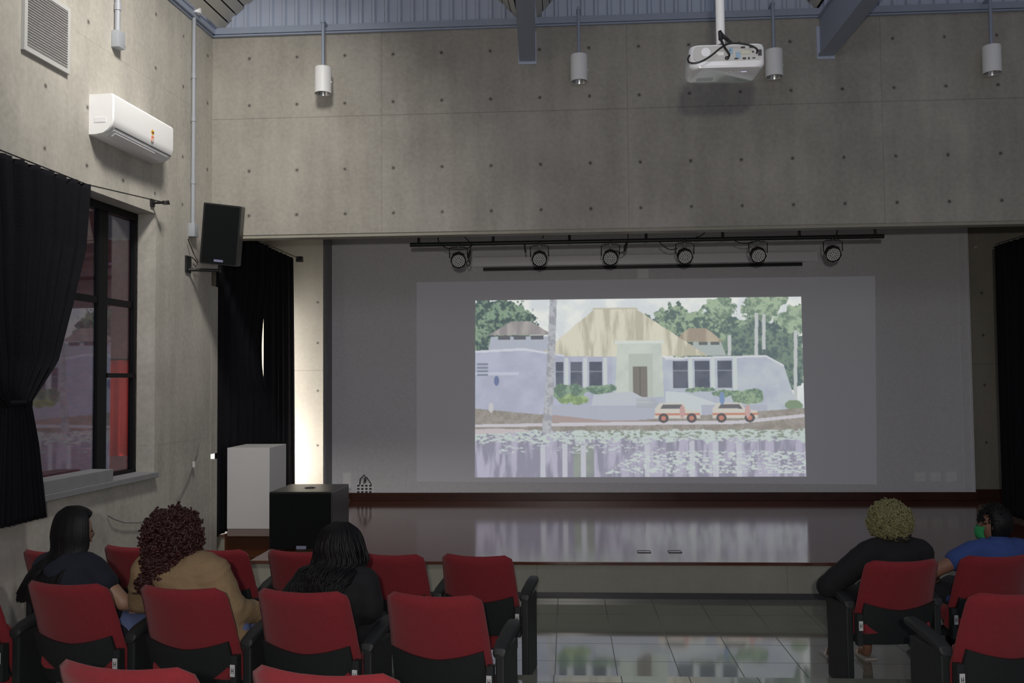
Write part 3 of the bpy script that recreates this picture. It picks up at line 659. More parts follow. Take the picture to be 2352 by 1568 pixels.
fl = MB().use('ports').lathe([(R*0.9, -0.012), (R*0.9, -0.018)], n=24).use('led')
for rr, nn in ((0, 1), (0.022, 6), (0.043, 12), (0.063, 18)):
    for k in range(nn):
        aa = 2*PI*k/nn; fl.lathe([(0.0105, -0.018), (0.0095, -0.024)], (rr*math.cos(aa), rr*math.sin(aa), 0), 8)
fo = fl.build('lens_face', None, ho, smooth=False)
order = ['first from the left end', 'second from the left end', 'third from the left end', 'third from the right end', 'second from the right end', 'first from the right end']
for i, (px, py, rz) in enumerate(((1053, 586, 0.12), (1239, 580, 0.0), (1402, 577, -0.1), (1573, 575, 0.05), (1741, 572, 0.0), (1913, 570, -0.05))):
    o = lamp0 if i == 0 else copy_tree(lamp0)
    p = at_y(px, py, YT); o.location = (p.x, YT, zlo-0.03+(0.0 if i else 0)); o.rotation_euler = (0, 0, rz)
    o['label'] = 'black round stage lamp hanging from the light bar, ' + order[i]
def dangly(px, pts, label, r=0.006, extra=None):
    base = [at_y(px+dx, dy, YT-0.03) for dx, dy in pts]
    sm = []
    for i in range(len(base)-1):
        for k in range(4):
            t = k/4; p0 = base[max(i-1, 0)]; p1 = base[i]; p2 = base[i+1]; p3 = base[min(i+2, len(base)-1)]
            sm.append(0.5*((2*p1)+(-p0+p2)*t+(2*p0-5*p1+4*p2-p3)*t*t+(-p0+3*p1-3*p2+p3)*t**3))
    sm.append(base[-1]); mb = MB().tube(sm, r, 6)
    if extra: e0 = at_y(*extra[0], YT-0.03); e1 = at_y(*extra[1], YT-0.03); mb.tube([e0, (e0+e1)/2, e1], [0.01, 0.02, 0.009], 8)
    return tag(mb.build('lamp_cable', 'cable'), label, 'cable')
dangly(0, ((1063, 540), (1075, 552), (1085, 563), (1070, 571), (1045, 572), (1022, 568), (1008, 555), (1006, 545)), 'looping black cable above the stage lamp at the left end of the bar')
dangly(0, ((1080, 562), (1081, 575), (1079, 585), (1077, 595), (1072, 603), (1075, 611), (1080, 604), (1075, 596)), 'black cable with a round loop beside the leftmost stage lamp', extra=((1080, 574), (1076, 594)))
dangly(0, ((1441, 532), (1443, 545), (1440, 560), (1436, 575), (1424, 581), (1416, 575)), 'black cable with a plug to the right of the third stage lamp', extra=((1440, 556), (1434, 576)))
dangly(0, ((1514, 555), (1525, 566), (1540, 573), (1556, 570)), 'black cable drooping left of the fourth stage lamp')
dangly(0, ((1622, 530), (1612, 540), (1598, 545)), 'short black cable rising to the concrete beam between fourth and fifth lamps')
dangly(0, ((1686, 552), (1700, 558), (1718, 559), (1730, 556)), 'black cable sagging just left of the fifth stage lamp')
dangly(0, ((1205, 561), (1206, 572), (1208, 580)), 'short black strap end hanging left of the second stage lamp', 0.010)
dangly(0, ((1247, 533), (1248, 540), (1246, 548)), 'short black cable above the second stage lamp')
dangly(0, ((1923, 528), (1922, 536), (1920, 543), (1925, 552)), 'short black cable above the rightmost stage lamp', 0.008)

# ================================================================ STAGE THINGS
def curtain_mesh(mb, row_fn, zs, nu, n_pleat, amp, axis, seed=0):
    rr = random.Random(seed); ph = [rr.uniform(0, 6.28) for _ in range(4)]
    def fn(u, v):
        k = v*(len(zs)-1); i = min(int(k), len(zs)-2); t = k-i; z = zs[i]*(1-t)+zs[i+1]*t
        a, b, am = row_fn(z); w = a+(b-a)*u
        d = am*(0.6*math.sin(u*n_pleat*2*PI+ph[0]+0.4*math.sin(v*3+ph[3]))+0.4*math.sin(u*n_pleat*2*PI*1.73+ph[1]))
        return axis(w, d, z)
    return mb.grid(fn, nu, 60)
XC = XL-0.03
zct = at_x(620, 567, XC).z; zcb = ST+0.012
y_end = at_x(680, 600, XC).y; y_end2 = at_x(686, 1110, XC).y
sc1 = at_x(607, 780, XC)
def py_to_z(px, py): return at_x(px, py, XC).z
zsl0, zsl1, zmid = py_to_z(608, 650), py_to_z(605, 905), py_to_z(605, 800)
def slitw(z):
    if z > zsl0 or z < zsl1: return 0
    t = (z-zsl1)/(zsl0-zsl1); return math.sin(PI*t**0.75)
YSL = at_x(611, 800, XC).y
def left_panel(z): return YW+0.19, YSL+0.015-0.24*slitw(z), 0.028
def right_panel(z):
    t = (zct-z)/(zct-zcb); return YSL, y_end+(y_end2-y_end)*t*0.8, 0.025
zsl = [zct, zsl0+0.05, zsl0, zmid, zsl1, zsl1-0.05, zcb]
zlin = [zct+(zcb-zct)*i/40 for i in range(41)]
cu = thing('stage_curtain', (XC, YW+0.2, zcb), 'black floor-length curtain at stage left with a slit of daylight, behind the white plinth', 'curtain')
def cax(off=0.0): return lambda w, d, z: (d+off, w-YW-0.2, z-zcb)
solidify(curtain_mesh(MB().use('curtain'), left_panel, zlin, 120, 9, 0.03, cax(), 1).build('curtain_panel', None, cu), 0.004)
solidify(curtain_mesh(MB().use('curtain'), right_panel, zlin, 120, 8, 0.03, cax(-0.03), 2).build('curtain_panel', None, cu), 0.004)
MB().cyl((0, -0.02, zct-zcb+0.02), (0, y_end+0.15-YW-0.2, zct-zcb+0.02), 0.006, 8).build('curtain_wire', 'blackmetal', cu)
MB().box((-0.04, y_end-YW-0.2+0.12, zct-zcb-0.03), (0.05, y_end-YW-0.2+0.19, zct-zcb+0.05)).build('bracket', 'blackmetal', cu, bevel=0.005)
# right stage curtain
XC2 = at_y(2297, 561, 2.6).x; z2 = at_x(2325, 553, XC2).z; yr1 = at_x(2294, 800, XC2).y
cu2 = thing('stage_curtain', (XC2, YW+0.2, ST+0.04), 'black curtain at the right edge of the stage behind the person in blue', 'curtain')
solidify(curtain_mesh(MB().use('curtain'), lambda z: (YW+0.2, yr1, 0.03), [z2, ST+0.04], 140, 12, 0.03, lambda w, d, z: (d, w-YW-0.2, z-ST-0.04), 5).build('curtain_panel', None, cu2), 0.004)
MB().cyl((0, 0, z2-ST-0.02), (0, yr1-YW-0.2, z2-ST-0.02), 0.006, 8).build('curtain_wire', 'blackmetal', cu2)
p = at_y(2241, 567, DB+0.28)
tag(MB().sphere(p, (0.03, 0.02, 0.02)).build('wall_stud', 'sticker'), 'tiny white fitting high on the concrete right of the white wall', 'fitting')
# white plinth
pf = at_z(521, 1231, ST); pf.x = max(pf.x, XC+0.06)
wpl = (at_y(617, 1100, pf.y).x-pf.x); hpl = at_y(560, 1028, pf.y).z-ST
pl = thing('display_plinth', (pf.x, pf.y, ST), 'tall white box plinth standing on the stage in front of the black curtain', 'plinth')
MB().box((0, 0, 0.08), (wpl+0.01, wpl*1.25, hpl)).build('plinth_body', 'plinth', pl, bevel=0.004, smooth=False)
MB().box((0.004, 0.004, 0), (wpl+0.006, wpl*1.25-0.004, 0.08)).build('plinth_base', 'pinkish', pl, smooth=False)['label'] = 'dull pinkish base band'
# subwoofer
sf = at_z(616, 1266, ST); y0 = sf.y
wsub = at_y(762, 1200, y0).x-sf.x; hsub = at_y(690, 1130, y0).z-ST
dsub = at_z(700, 1111, ST+hsub).y-y0
sub = thing('subwoofer', (sf.x, y0, ST), 'large black subwoofer cabinet standing at the front left of the stage', 'speaker')
MB().box((0, 0.02, 0.02), (wsub, dsub, hsub)).build('cabinet', 'subtop', sub, bevel=0.012, smooth=False)
MB().box((0.015, 0.0, 0.035), (wsub-0.015, 0.02, hsub-0.015)).build('front_grille', 'grille', sub, bevel=0.006, smooth=False)
MB().lathe([(0.055, hsub), (0.055, hsub+0.006), (0.04, hsub+0.006), (0.036, hsub-0.004), (0.0, hsub-0.004)], (wsub*0.5, dsub*0.5, 0), 24, cap=False).build('pole_socket', 'blackmetal', sub)
xb_ = at_y(692, 1257, y0).x-sf.x; zb_ = at_y(692, 1257, y0).z-ST
MB().box((xb_-0.05, -0.004, zb_-0.016), (xb_+0.05, 0, zb_+0.016)).build('badge', 'badge', sub, smooth=False)['label'] = 'small silver-blue badge'
for x in (0.05, wsub-0.05):
    for y in (0.06, dsub-0.06): MB().lathe([(0.02, 0), (0.022, 0.02)], (x, y, 0), 12).build('foot', 'blackmetal', sub)
# wall speaker
sb, zb = on_left(430, 607)
sp = thing('wall_speaker', left_pt(sb, 0, zb), 'black loudspeaker angled down on a wall bracket in the left corner', 'speaker', -LA)
spl = sp.location
def loc_(p): v = Vector(p)-spl; return Vector((v.dot(LN), v.dot(LU), v.z))
YS_ = -0.62
MB().box((0, -0.05, -0.085), (0.02, 0.05, 0.085)).build('wall_plate', 'blackmetal', sp, smooth=False)
e = loc_(at_y(506, 621, YW-0.46))
MB().cyl((0.01, 0, -0.055), (e.x, e.y, e.z-0.0), 0.016, 10).cyl((e.x, e.y, e.z-0.02), (e.x, e.y, e.z+0.1), 0.018, 10).build('bracket_arm', 'blackmetal', sp)
cen = loc_(at_y(513, 539, YW-0.52))
cab = MB().use('subtop')
wS, hS = 0.187, 0.305
cab.loft([[(p[0]*k, y, p[1]) for p in rrect(wS, hS, 0.012, 2)] for y, k in ((-0.12, 1), (0.05, 1), (0.17, 0.62))])
co = cab.build('cabinet', None, sp, smooth=False)
gr = MB().loft([[(p[0], y, p[1]) for p in rrect(wS-0.018, hS-0.016, 0.01, 2)] for y in (-0.128, -0.119)]).build('front_grille', 'grille', co, smooth=False)
MB().box((-0.045, -0.133, -hS+0.028), (0.045, -0.128, -hS+0.052)).build('badge', 'badge', co, smooth=False)['label'] = 'small silver-blue badge'
co.location = cen; co.rotation_euler = (math.radians(9), math.radians(6), math.radians(12))
# cable from junction box to speaker
sx, zx = on_left(434, 545)
def onl(px, py, d): s, z = on_left(px, py, d); return left_pt(s, d, z)
tag(MB().tube([onl(432, 548, 0.03), onl(436, 560, 0.04), onl(445, 582, 0.06), onl(452, 595, 0.1), onl(455, 602, 0.16)], 0.006, 6).tube([onl(440, 590, .04), onl(448, 597, .05), onl(454, 606, .06), onl(449, 613, .05), onl(444, 605, .04)], 0.005, 6).build('speaker_cable', 'cable'), 'black cable looping between the left corner conduit and the wall speaker', 'cable')

# ================================================================ LEFT WALL THINGS
def lthing(name, s, z, label, cat, group=None): return thing(name, left_pt(s, 0, z), label, cat, -LA, group)
# air conditioner (y towards the stage)
s0, z0 = on_left(205, 216, 0.0); s1, z1 = on_left(205, 302, 0.0)
LAC = 1.03; HA = z0-z1+0.03
ac = lthing('air_conditioner', s0, z1-0.03, 'white split air conditioner mounted on the concrete left wall', 'air conditioner')
prof = [(0, 0), (0.06, -0.0), (0.13, 0.012), (0.175, 0.04), (0.205, 0.085), (0.215, 0.13), (0.215, HA-0.02), (0.20, HA), (0, HA)]
MB().loft([[(x*k, y, HA/2+(z-HA/2)*k2) for x, z in prof] for y, k, k2 in ((0, .96, .97), (0.012, 1, 1), (LAC-0.012, 1, 1), (LAC, .96, .97))]).build('casing', 'white_paint', ac, angle=30)
MB().add([(0.118, 0.06, 0.003), (0.185, 0.06, 0.046), (0.185, LAC-0.05, 0.046), (0.118, LAC-0.05, 0.003), (0.13, 0.06, 0.03), (0.16, 0.06, 0.05), (0.16, LAC-0.05, 0.05), (0.13, LAC-0.05, 0.03)], [(0, 1, 2, 3), (4, 5, 6, 7), (0, 1, 5, 4), (1, 2, 6, 5), (2, 3, 7, 6), (3, 0, 4, 7)]).build('air_outlet', 'light_grey', ac, smooth=False)
MB().box((0.2, 0.05, 0.058), (0.209, LAC-0.04, 0.066)).build('front_seam', 'ports', ac, smooth=False)
MB().box((0.15, 0.08, 0.012), (0.19, LAC-0.3, 0.022), Matrix.Rotation(-0.55, 3, 'Y')).build('louvre', 'white_paint', ac, smooth=False)
yk = LAC*0.62
stk = MB().use('amber').sphere((0.2155, yk, HA*0.55), (0.003, 0.026, 0.026)).use('ports').box((0.217, yk-0.02, HA*0.53), (0.219, yk+0.02, HA*0.56)).use('orange').box((0.2145, yk-0.02, HA*0.18+0.045), (0.218, yk+0.02, HA*0.45))
stk.use('sticker').box((0.217, yk-0.012, HA*0.3), (0.2185, yk+0.012, HA*0.4))
stk.build('energy_sticker', None, ac, smooth=False)['label'] = 'orange and yellow sticker'
MB().box((0.05, -0.003, HA*0.3), (0.15, 0.0, HA*0.42)).build('side_label', 'light_grey', ac, smooth=False)
# vent grille
sa, za = on_left(47, 118); sc_, zc_ = on_left(153, 172); _, zu = on_left(153, 20)
vg = lthing('vent_grille', sa, zc_, 'white louvred air vent high at the top left of the concrete wall', 'vent')
Wv = sa-sc_; _, zu2 = on_left(47, -60); Hv = max(zu-zc_, 0.5)
MB().box((0, 0, 0), (0.03, 0.035, Hv)).box((0, Wv-0.035, 0), (0.03, Wv, Hv)).box((0, 0.035, 0), (0.03, Wv-0.035, 0.035)).box((0, 0.035, Hv-0.035), (0.03, Wv-0.035, Hv)).build('frame', 'vent', vg, smooth=False)
MB().box((0.001, 0.03, 0.03), (0.004, Wv-0.03, Hv-0.03)).build('backing', 'ports', vg, smooth=False)
n = 22; dv = (Hv-0.08)/n
sl_ = MB()
for i in range(n): sl_.box((0.004, 0.035, 0.045+i*dv), (0.034, Wv-0.035, 0.050+i*dv), Matrix.Rotation(-0.5, 3, 'Y'))
sl_.build('louvres', 'vent', vg, smooth=False)
# conduits
s2, zlo2 = on_left(438, 545); _, zhi = on_left(441, 50)
sA, _ = on_left(438, 300)
cd = lthing('wall_conduit', sA, zlo2, 'long grey conduit pipe running down the left wall to the speaker', 'conduit')
MB().cyl((0.03, 0, 0.1), (0.03, 0, ZT-zlo2+0.1), 0.021, 12).build('pipe', 'pvc', cd)
MB().box((0.0, -0.045, 0), (0.07, 0.045, 0.14)).build('junction_box', 'pvc', cd, bevel=0.006)
for zz in (0.55, 1.2, 1.65): MB().cyl((0.03, 0, zz), (0.03, 0, zz+0.05), 0.026, 12).build('coupling', 'pvc', cd)
MB().lathe([(0.0, -0.02), (0.045, -0.02), (0.045, 0.03), (0.0, 0.03)], (0.06, 0, ZT-zlo2+0.06), 16, cap=False).build('top_box', 'light_grey', cd)
sB, zB2 = on_left(262, 112)
cd2 = lthing('wall_conduit', sB, zB2, 'short grey conduit with a box at its end, above the air conditioner', 'conduit')
MB().cyl((0.03, 0, 0.1), (0.03, 0, 1.3), 0.024, 12).build('pipe', 'pvc', cd2)
MB().box((0, -0.05, 0.0), (0.075, 0.05, 0.15)).build('junction_box', 'pvc', cd2, bevel=0.008)
MB().cyl((0.03, 0, 0.34), (0.03, 0, 0.40), 0.029, 12).build('coupling', 'pvc', cd2)
# left curtain on its wire
DC = 0.13
s_r, z_r = on_left(200, 427, DC); s_tie, z_tie = on_left(36, 925, DC); _, z_bot = on_left(50, 1200, DC)
pts = [(z_r, on_left(202, 430, DC)[0]), (on_left(190, 570, DC)[1], on_left(192, 570, DC)[0]), (on_left(160, 700, DC)[1], on_left(162, 700, DC)[0]), (on_left(125, 830, DC)[1], on_left(128, 830, DC)[0]), (z_tie, on_left(66, 925, DC)[0]), (on_left(80, 1020, DC)[1], on_left(84, 1020, DC)[0]), (z_bot, on_left(102, 1195, DC)[0])]
def edge(z):
    if z >= pts[0][0]: return pts[0][1]
    for (za_, sa_), (zb_2, sb_) in zip(pts[:-1], pts[1:]):
        if zb_2 <= z <= za_: t = (za_-z)/(za_-zb_2); return sa_+(sb_-sa_)*t
    return pts[-1][1]
wt = s_tie
s_left = on_left(3, 930, DC)[0]
def crow(z):
    e_ = edge(z)
    if z > z_tie: t = (z-z_tie)/(z_r-z_tie); L_ = s_left+(t**0.55)*0.75
    else: t = (z_tie-z)/(z_tie-z_bot); L_ = s_left+0.03*t-0.02
    return -L_, -e_, 0.035 if z > z_tie else 0.03
cl = thing('window_curtain', left_pt(s_tie, DC, z_bot), 'black pleated curtain tied back over the left window', 'curtain', -LA)
zz_ = [z_r+0.01+(z_bot-z_r-0.01)*i/50 for i in range(51)]
solidify(curtain_mesh(MB().use('curtain'), crow, zz_, 160, 11, 0.035, lambda w, d, z: (d, w+s_tie, z-z_bot), 9).build('curtain_cloth', None, cl), 0.004)
MB().tube([(0.045*math.cos(a), 0.075*math.sin(a), z_tie-z_bot) for a in [2*PI*k/16 for k in range(17)]], 0.018, 8).build('tie_band', 'curtain', cl)
s_k, z_k = on_left(378, 465, DC)
cw = MB().tube([Vector((DC, -(sl+0.6), z_r+0.04)), Vector((DC, -s_r, z_r+0.012)), Vector((DC, -s_k, z_k))], 0.005, 6)
cwo = cw.build('curtain_wire', 'cable'); cwo.location = (COR.x, COR.y, 0); cwo.rotation_euler = (0, 0, -LA)
tag(cwo, 'thin dark wire from the black curtain to the clamp beside the window', 'wire')
kb = thing('wire_clamp', left_pt(s_k, 0, z_k), 'small black clamp on the left wall holding the curtain wire', 'clamp', -LA)
MB().box((0, -0.03, -0.035), (0.02, 0.03, 0.035)).cyl((0.01, 0, 0), (DC+0.02, 0, 0), 0.012).build('bracket', 'blackmetal', kb)
MB().lathe([(0.028, -0.015), (0.028, 0.015)], (DC, 0.01, 0.0), 12).tube([(DC, 0.02, 0.01), (DC, 0.07, 0.03), (DC, 0.09, 0.0)], 0.008).build('wire_loop', 'cable', kb)
# loose cords on the lower left wall
tag(MB().tube([onl(457, 1018, .01), onl(452, 1040, .015), onl(445, 1062, .015), onl(432, 1100, .02), onl(415, 1135, .02), onl(405, 1150, .02)], 0.005, 6).build('loose_cord', 'greycable'), 'thin grey cord hanging down the left wall above the auburn curls', 'cord')
tag(MB().box((-0.008, -0.012, -0.03), (0.012, 0.012, 0.03)).build('cord_switch', 'sticker'), 'small white inline switch on the cord against the left wall', 'switch').location = onl(445, 1066, 0.03)
tag(MB().tube([onl(248, 1184, .01), onl(262, 1192, .03), onl(285, 1200, .03), onl(320, 1200, .03), onl(340, 1196, .02)], 0.005, 6).build('loose_cord', 'greycable'), 'short dark cord end on the left wall between two heads', 'cord')

# ================================================================ PENDANT LAMPS AND PROJECTOR
pend0 = None
for i, (px, py, hh_, wd) in enumerate(((742, 185, 62, 'leftmost, beside the corner conduit'), (1330, 157, 63, 'just right of the left roof beam'), (1778, 146, 66, 'directly right of the projector'), (2278, 137, 66, 'rightmost, right of both roof beams'))):
    Yp = YW-0.16
    c = at_y(px, py, Yp); hgt = 0.255
    lab = 'white cylinder lamp hanging before the concrete wall, ' + wd
    if pend0 is None:
        pend0 = thing('pendant_lamp', c, lab, 'lamp', group='white cylinder lamps along the beam wall')
        MB().lathe([(0.0, 0.14), (0.084, 0.14), (0.089, 0.135), (0.089, -0.14), (0.083, -0.14), (0.08, 0.0)], n=32, cap=False).build('lamp_shade', 'white_paint', pend0)
        MB().lathe([(0.082, -0.137), (0.06, -0.07), (0.03, -0.03), (0.0, -0.03)], n=24, cap=False).build('reflector', 'chrome', pend0)
        MB().sphere((0, 0, -0.07), (0.03, 0.03, 0.04)).build('bulb', 'sticker', pend0)
        MB().cyl((0, 0, 0.125), (0, 0, ZT-c.z+0.07), 0.017, 10).build('stem', 'blue_steel', pend0)
        MB().box((-0.02, -0.02, ZT-c.z+0.04), (0.02, 0.12, ZT-c.z+0.065)).build('mount', 'blue_steel', pend0)
        MB().sphere((0.085, 0, -0.02), (0.012, 0.012, 0.015)).build('knob', 'white_paint', pend0)
        o = pend0
    else:
        o = copy_tree(pend0); o.location = c; o['label'] = lab
        for ch in COL.objects:      # stems reach the same rail
            if ch.parent == o and ch.name.startswith(('stem', 'mount')): ch.location.z = 0
YPR = -8.42+4.45
pc = at_y(1662, 145, YPR)
pj = thing('projector', (pc.x, YPR, pc.z), 'white ceiling projector with cables at its back, on a white pole', 'projector', 0.0)
wj = (at_y(1748, 145, YPR).x-at_y(1578, 145, YPR).x)/2
hj = (at_y(1662, 102, YPR).z-at_y(1662, 148, YPR).z)/2
body = MB().loft([[(p[0]*k, p[1]*0.92, z) for p in rrect(wj, 0.125, 0.045, 6)] for k, z in ((0.86, -hj*1.22), (0.93, -hj*1.16), (0.985, -hj*0.92), (1.0, -hj*0.8), (1.0, hj*0.75), (0.97, hj))])
bo = body.build('casing', 'glosswhite', pj, angle=50)
yb = -0.115-0.0015
pa_ = MB().use('vent').loft([[(p[0], yb+dy, p[1]+hj*0.15) for p in rrect(wj*0.90, hj*0.74, 0.02, 4)] for dy in (0.004, 0)])
pa_.build('port_panel', None, pj, smooth=False)
MB().use('light_grey').lathe([(0.022, 0), (0.022, 0.002)], n=24).build('speaker_grille', None, pj).rotation_euler = (PI/2, 0, 0)
[c for c in COL.objects if c.parent == pj][-1].location = (-wj*0.58, yb, hj*0.3)
def port(x, z, w, h, m, nm='port'):
    MB().box((x-w/2, yb-0.003, z-h/2), (x+w/2, yb, z+h/2)).build(nm, m, pj, smooth=False, bevel=0.0008)
port(wj*0.08, hj*0.35, 0.020, 0.03, 'skyblue', 'port_label'); port(wj*0.27, -hj*0.1, 0.022, 0.032, 'skyblue', 'port_label'); port(wj*0.47, hj*0.18, 0.044, 0.018, 'yellow', 'port_label')
MB()
for x, z, w, h in ((0.4, 0.65, 0.02, 0.008), (0.62, 0.65, 0.02, 0.008), (0.66, 0.2, 0.008, 0.008), (0.84, 0.1, 0.018, 0.03), (0.43, -0.42, 0.016, 0.009), (0.55, -0.42, 0.009, 0.009), (0.22, -0.42, 0.018, 0.007), (0.68, -0.4, 0.014, 0.005), (-0.28, 0.0, 0.005, 0.005), (0.06, 0.4, 0.006, 0.006)):
    yb -= 0.0015; port(wj*x, hj*z, w, h, 'ports'); yb += 0.0015
for x in (0.40, 0.47, 0.54): yb -= 0.002; port(wj*x, hj*0.15, 0.009, 0.013, 'sticker', 'jack'); yb += 0.002
yb -= 0.0015; port(-wj*0.2, hj*0.1, 0.035, 0.018, 'white_paint', 'latch'); yb += 0.0015
# underside details: vents and buttons (underside is the sloped lower front)
for x, z, w in ((0.03, -0.93, 0.014), (0.12, -0.86, 0.012), (0.19, -0.93, 0.014), (0.27, -0.9, 0.010), (0.36, -0.88, 0.012), (0.36, -0.95, 0.012)):
    MB().box((wj*x-w/2, -0.045-(z+0.9)*0.25-0.002, -hj*1.22-0.0015), (wj*x+w/2, -0.045-(z+0.9)*0.25+0.003, -hj*1.22+0.001)).build('button', 'sticker', pj, smooth=False)
MB().box((wj*0.42, -0.05, -hj*1.22-0.0015), (wj*0.56, -0.046, -hj*1.22+0.001)).build('indicator', emis('status light', (0.7, 0.7, 1.0), 0.9), pj, smooth=False)
vt = MB()
for i in range(6): vt.box((-wj*0.7, 0.03+i*0.009, -hj*1.22-0.001), (-wj*0.25, 0.034+i*0.009, -hj*1.22+0.001))
vt.build('vent', 'pvc', pj, smooth=False)
ln = MB().lathe([(0.034, 0), (0.034, 0.012), (0.026, 0.012), (0.024, 0.004), (0, 0.002)], n=24, cap=False).build('lens', 'ports', pj); ln.rotation_euler = (-PI/2, 0, 0); ln.location = (wj*0.5, 0.112, -hj*0.2)
xp = at_y(1654, 40, YPR).x-pc.x
MB().cyl((xp, 0.0, hj+0.03), (xp, 0.0, 3.0), 0.022, 20).build('ceiling_pole', 'white_paint', pj)
MB().lathe([(0.03, hj-0.005), (0.035, hj+0.02), (0.022, hj+0.04)], (xp, 0, 0), 16).box((xp-0.09, -0.03, hj-0.005), (xp+0.09, 0.03, hj+0.006)).tube([(xp, 0, hj+0.01), (xp-0.05, 0.02, hj+0.03), (xp-0.06, 0.03, hj)], 0.012).build('mount', 'blackmetal', pj)
MB().tube([(-wj*0.75, 0.0, hj+0.035), (-wj*0.62, 0.0, hj+0.045), (-wj*0.4, 0.0, hj+0.03), (-wj*0.2, 0, hj)], 0.004, 6).tube([(-wj*0.7, 0.02, hj+0.03), (-wj*0.4, 0.02, hj+0.02), (-wj*0.25, 0.02, hj)], 0.004, 6).build('rear_cable', 'greycable', pj)
def wj_(px, py, y): v = at_y(px, py, YPR+y)-pc; return (v.x, y, v.z)
def smooth_path(base):
    base = [Vector(b) for b in base]; sm = []
    for i in range(len(base)-1):
        for k in range(5):
            t = k/5; p0 = base[max(i-1, 0)]; p1 = base[i]; p2 = base[i+1]; p3 = base[min(i+2, len(base)-1)]
            sm.append(0.5*((2*p1)+(-p0+p2)*t+(2*p0-5*p1+4*p2-p3)*t*t+(-p0+3*p1-3*p2+p3)*t**3))
    return sm+[base[-1]]
cb1 = MB().tube(smooth_path([wj_(1738, 122, -0.13), wj_(1738, 112, -0.15), (wj_(1720, 103, -.15)), wj_(1690, 99, -.15), wj_(1672, 101, -.15), wj_(1655, 110, -.16), wj_(1630, 130, -.16), wj_(1605, 143, -.16), wj_(1585, 144, -.15), wj_(1580, 136, -.14), wj_(1584, 127, -.12)]), 0.0042, 8)
cb1.build('power_cable', 'cable', pj)
MB().tube(smooth_path([wj_(1671, 133, -.125), wj_(1675, 125, -.15), wj_(1664, 108, -.15), wj_(1657, 92, -.13), wj_(1653, 75, -.05)]), 0.0055, 8).build('video_cable', 'cable', pj)
MB().tube(smooth_path([wj_(1653, 72, -.04), wj_(1660, 82, -.05), wj_(1672, 92, -.06), wj_(1678, 98, -.1)]), 0.009, 8).tube([wj_(1652, 72, -.03), wj_(1656, 90, -.04)], [0.006, 0.012], 8).build('cable_bundle', 'cable', pj)
MB().sphere(wj_(1670, 133, -.125), (0.011, 0.008, 0.009)).build('video_plug', 'ports', pj)

# ================================================================ CHAIRS  (local: facing +Y, origin on the floor under the seat)
def back_y(z): return -0.17-(z-0.40)*0.36
def chair_cushion(parent):
    secs = []; NZ = 18; z0, z1 = 0.33, 0.85
    for i in range(NZ+1):
        t = i/NZ; z = z0+(z1-z0)*t; hw = 0.272-(z-0.33)*0.05
        e = 1.0; 
        if z > z1-0.055: q_ = (z-(z1-0.055))/0.055; e = math.sqrt(max(1-q_*q_, 0.0))
        if z < z0+0.03: q_ = ((z0+0.03)-z)/0.03; e = math.sqrt(max(1-q_*q_*0.9, 0.02))
        hw_ = hw-0.045*(1-e); ht = 0.034*max(e, 0.12)
        sec = []
        for px, py in rrect(hw_, ht, ht*0.95, 4):
            pass
        N = 14
        top = [(-hw_+2*hw_*k/N) for k in range(N+1)]
        ring = []
        for k, x in enumerate(top):
            u = x/hw_; th = ht*(1-abs(u)**6*0.75); ring.append((x, back_y(z)-th+0.05*(x/0.25)**2, z+0.010*u*u*(1 if t > 0.5 else 0)))
        for k, x in enumerate(reversed(top)):
            u = x/hw_; th = ht*(1-abs(u)**6*0.75); ring.append((x, back_y(z)+th+0.05*(x/0.25)**2, z+0.010*u*u*(1 if t > 0.5 else 0)))
        secs.append(ring)
    return MB().loft(secs).build('backrest', 'red', parent, angle=70)
def chair_shell(parent):
    N = 20; vs = []; fs = []
    for layer, off in ((0, -0.038), (1, -0.056)):
        for i in range(N+1):
            u = -1+2*i/N
            for j in range(7):
                v = j/6; zt_ = 0.525+0.048*abs(u)**1.6; zb_ = 0.285 if abs(u) < 0.97 else 0.30
                z = zb_+(zt_-zb_)*v; x = u*(0.250-(z-0.33)*0.05)
                vs.append((x, back_y(z)+off*(1 if layer else 1)+0.05*(x/0.25)**2, z))
    W_ = 7; M_ = (N+1)*W_
    for L_ in (0, 1):
        for i in range(N):
            for j in range(6):
                a = L_*M_+i*W_+j; fs.append((a, a+W_, a+W_+1, a+1))
    for i in range(N): fs.append((i*W_, (i+1)*W_, M_+(i+1)*W_, M_+i*W_)); fs.append((i*W_+6, (i+1)*W_+6, M_+(i+1)*W_+6, M_+i*W_+6))
    for j in range(6): fs.append((j, j+1, M_+j+1, M_+j)); fs.append((N*W_+j, N*W_+j+1, M_+N*W_+j+1, M_+N*W_+j))
    return MB().add(vs, fs).build('back_shell', 'black', parent, angle=60)
def arm(parent, x):
    p = MB().box((x-0.024, -0.16, 0.0), (x+0.024, 0.13, 0.545)).build('side_panel', 'black', parent, bevel=0.01, smooth=False)
    secs = []
    for y, z, w, h in ((-0.175, 0.535, 0.026, 0.012), (-0.165, 0.548, 0.034, 0.022), (-0.1, 0.57, 0.037, 0.024), (0.06, 0.60, 0.037, 0.024), (0.15, 0.612, 0.034, 0.022), (0.175, 0.61, 0.028, 0.014)):
        secs.append([(x+q[0], y, z+q[1]) for q in rrect(w, h, 0.016, 3)])
    MB().loft(secs).build('armrest', 'black', parent)
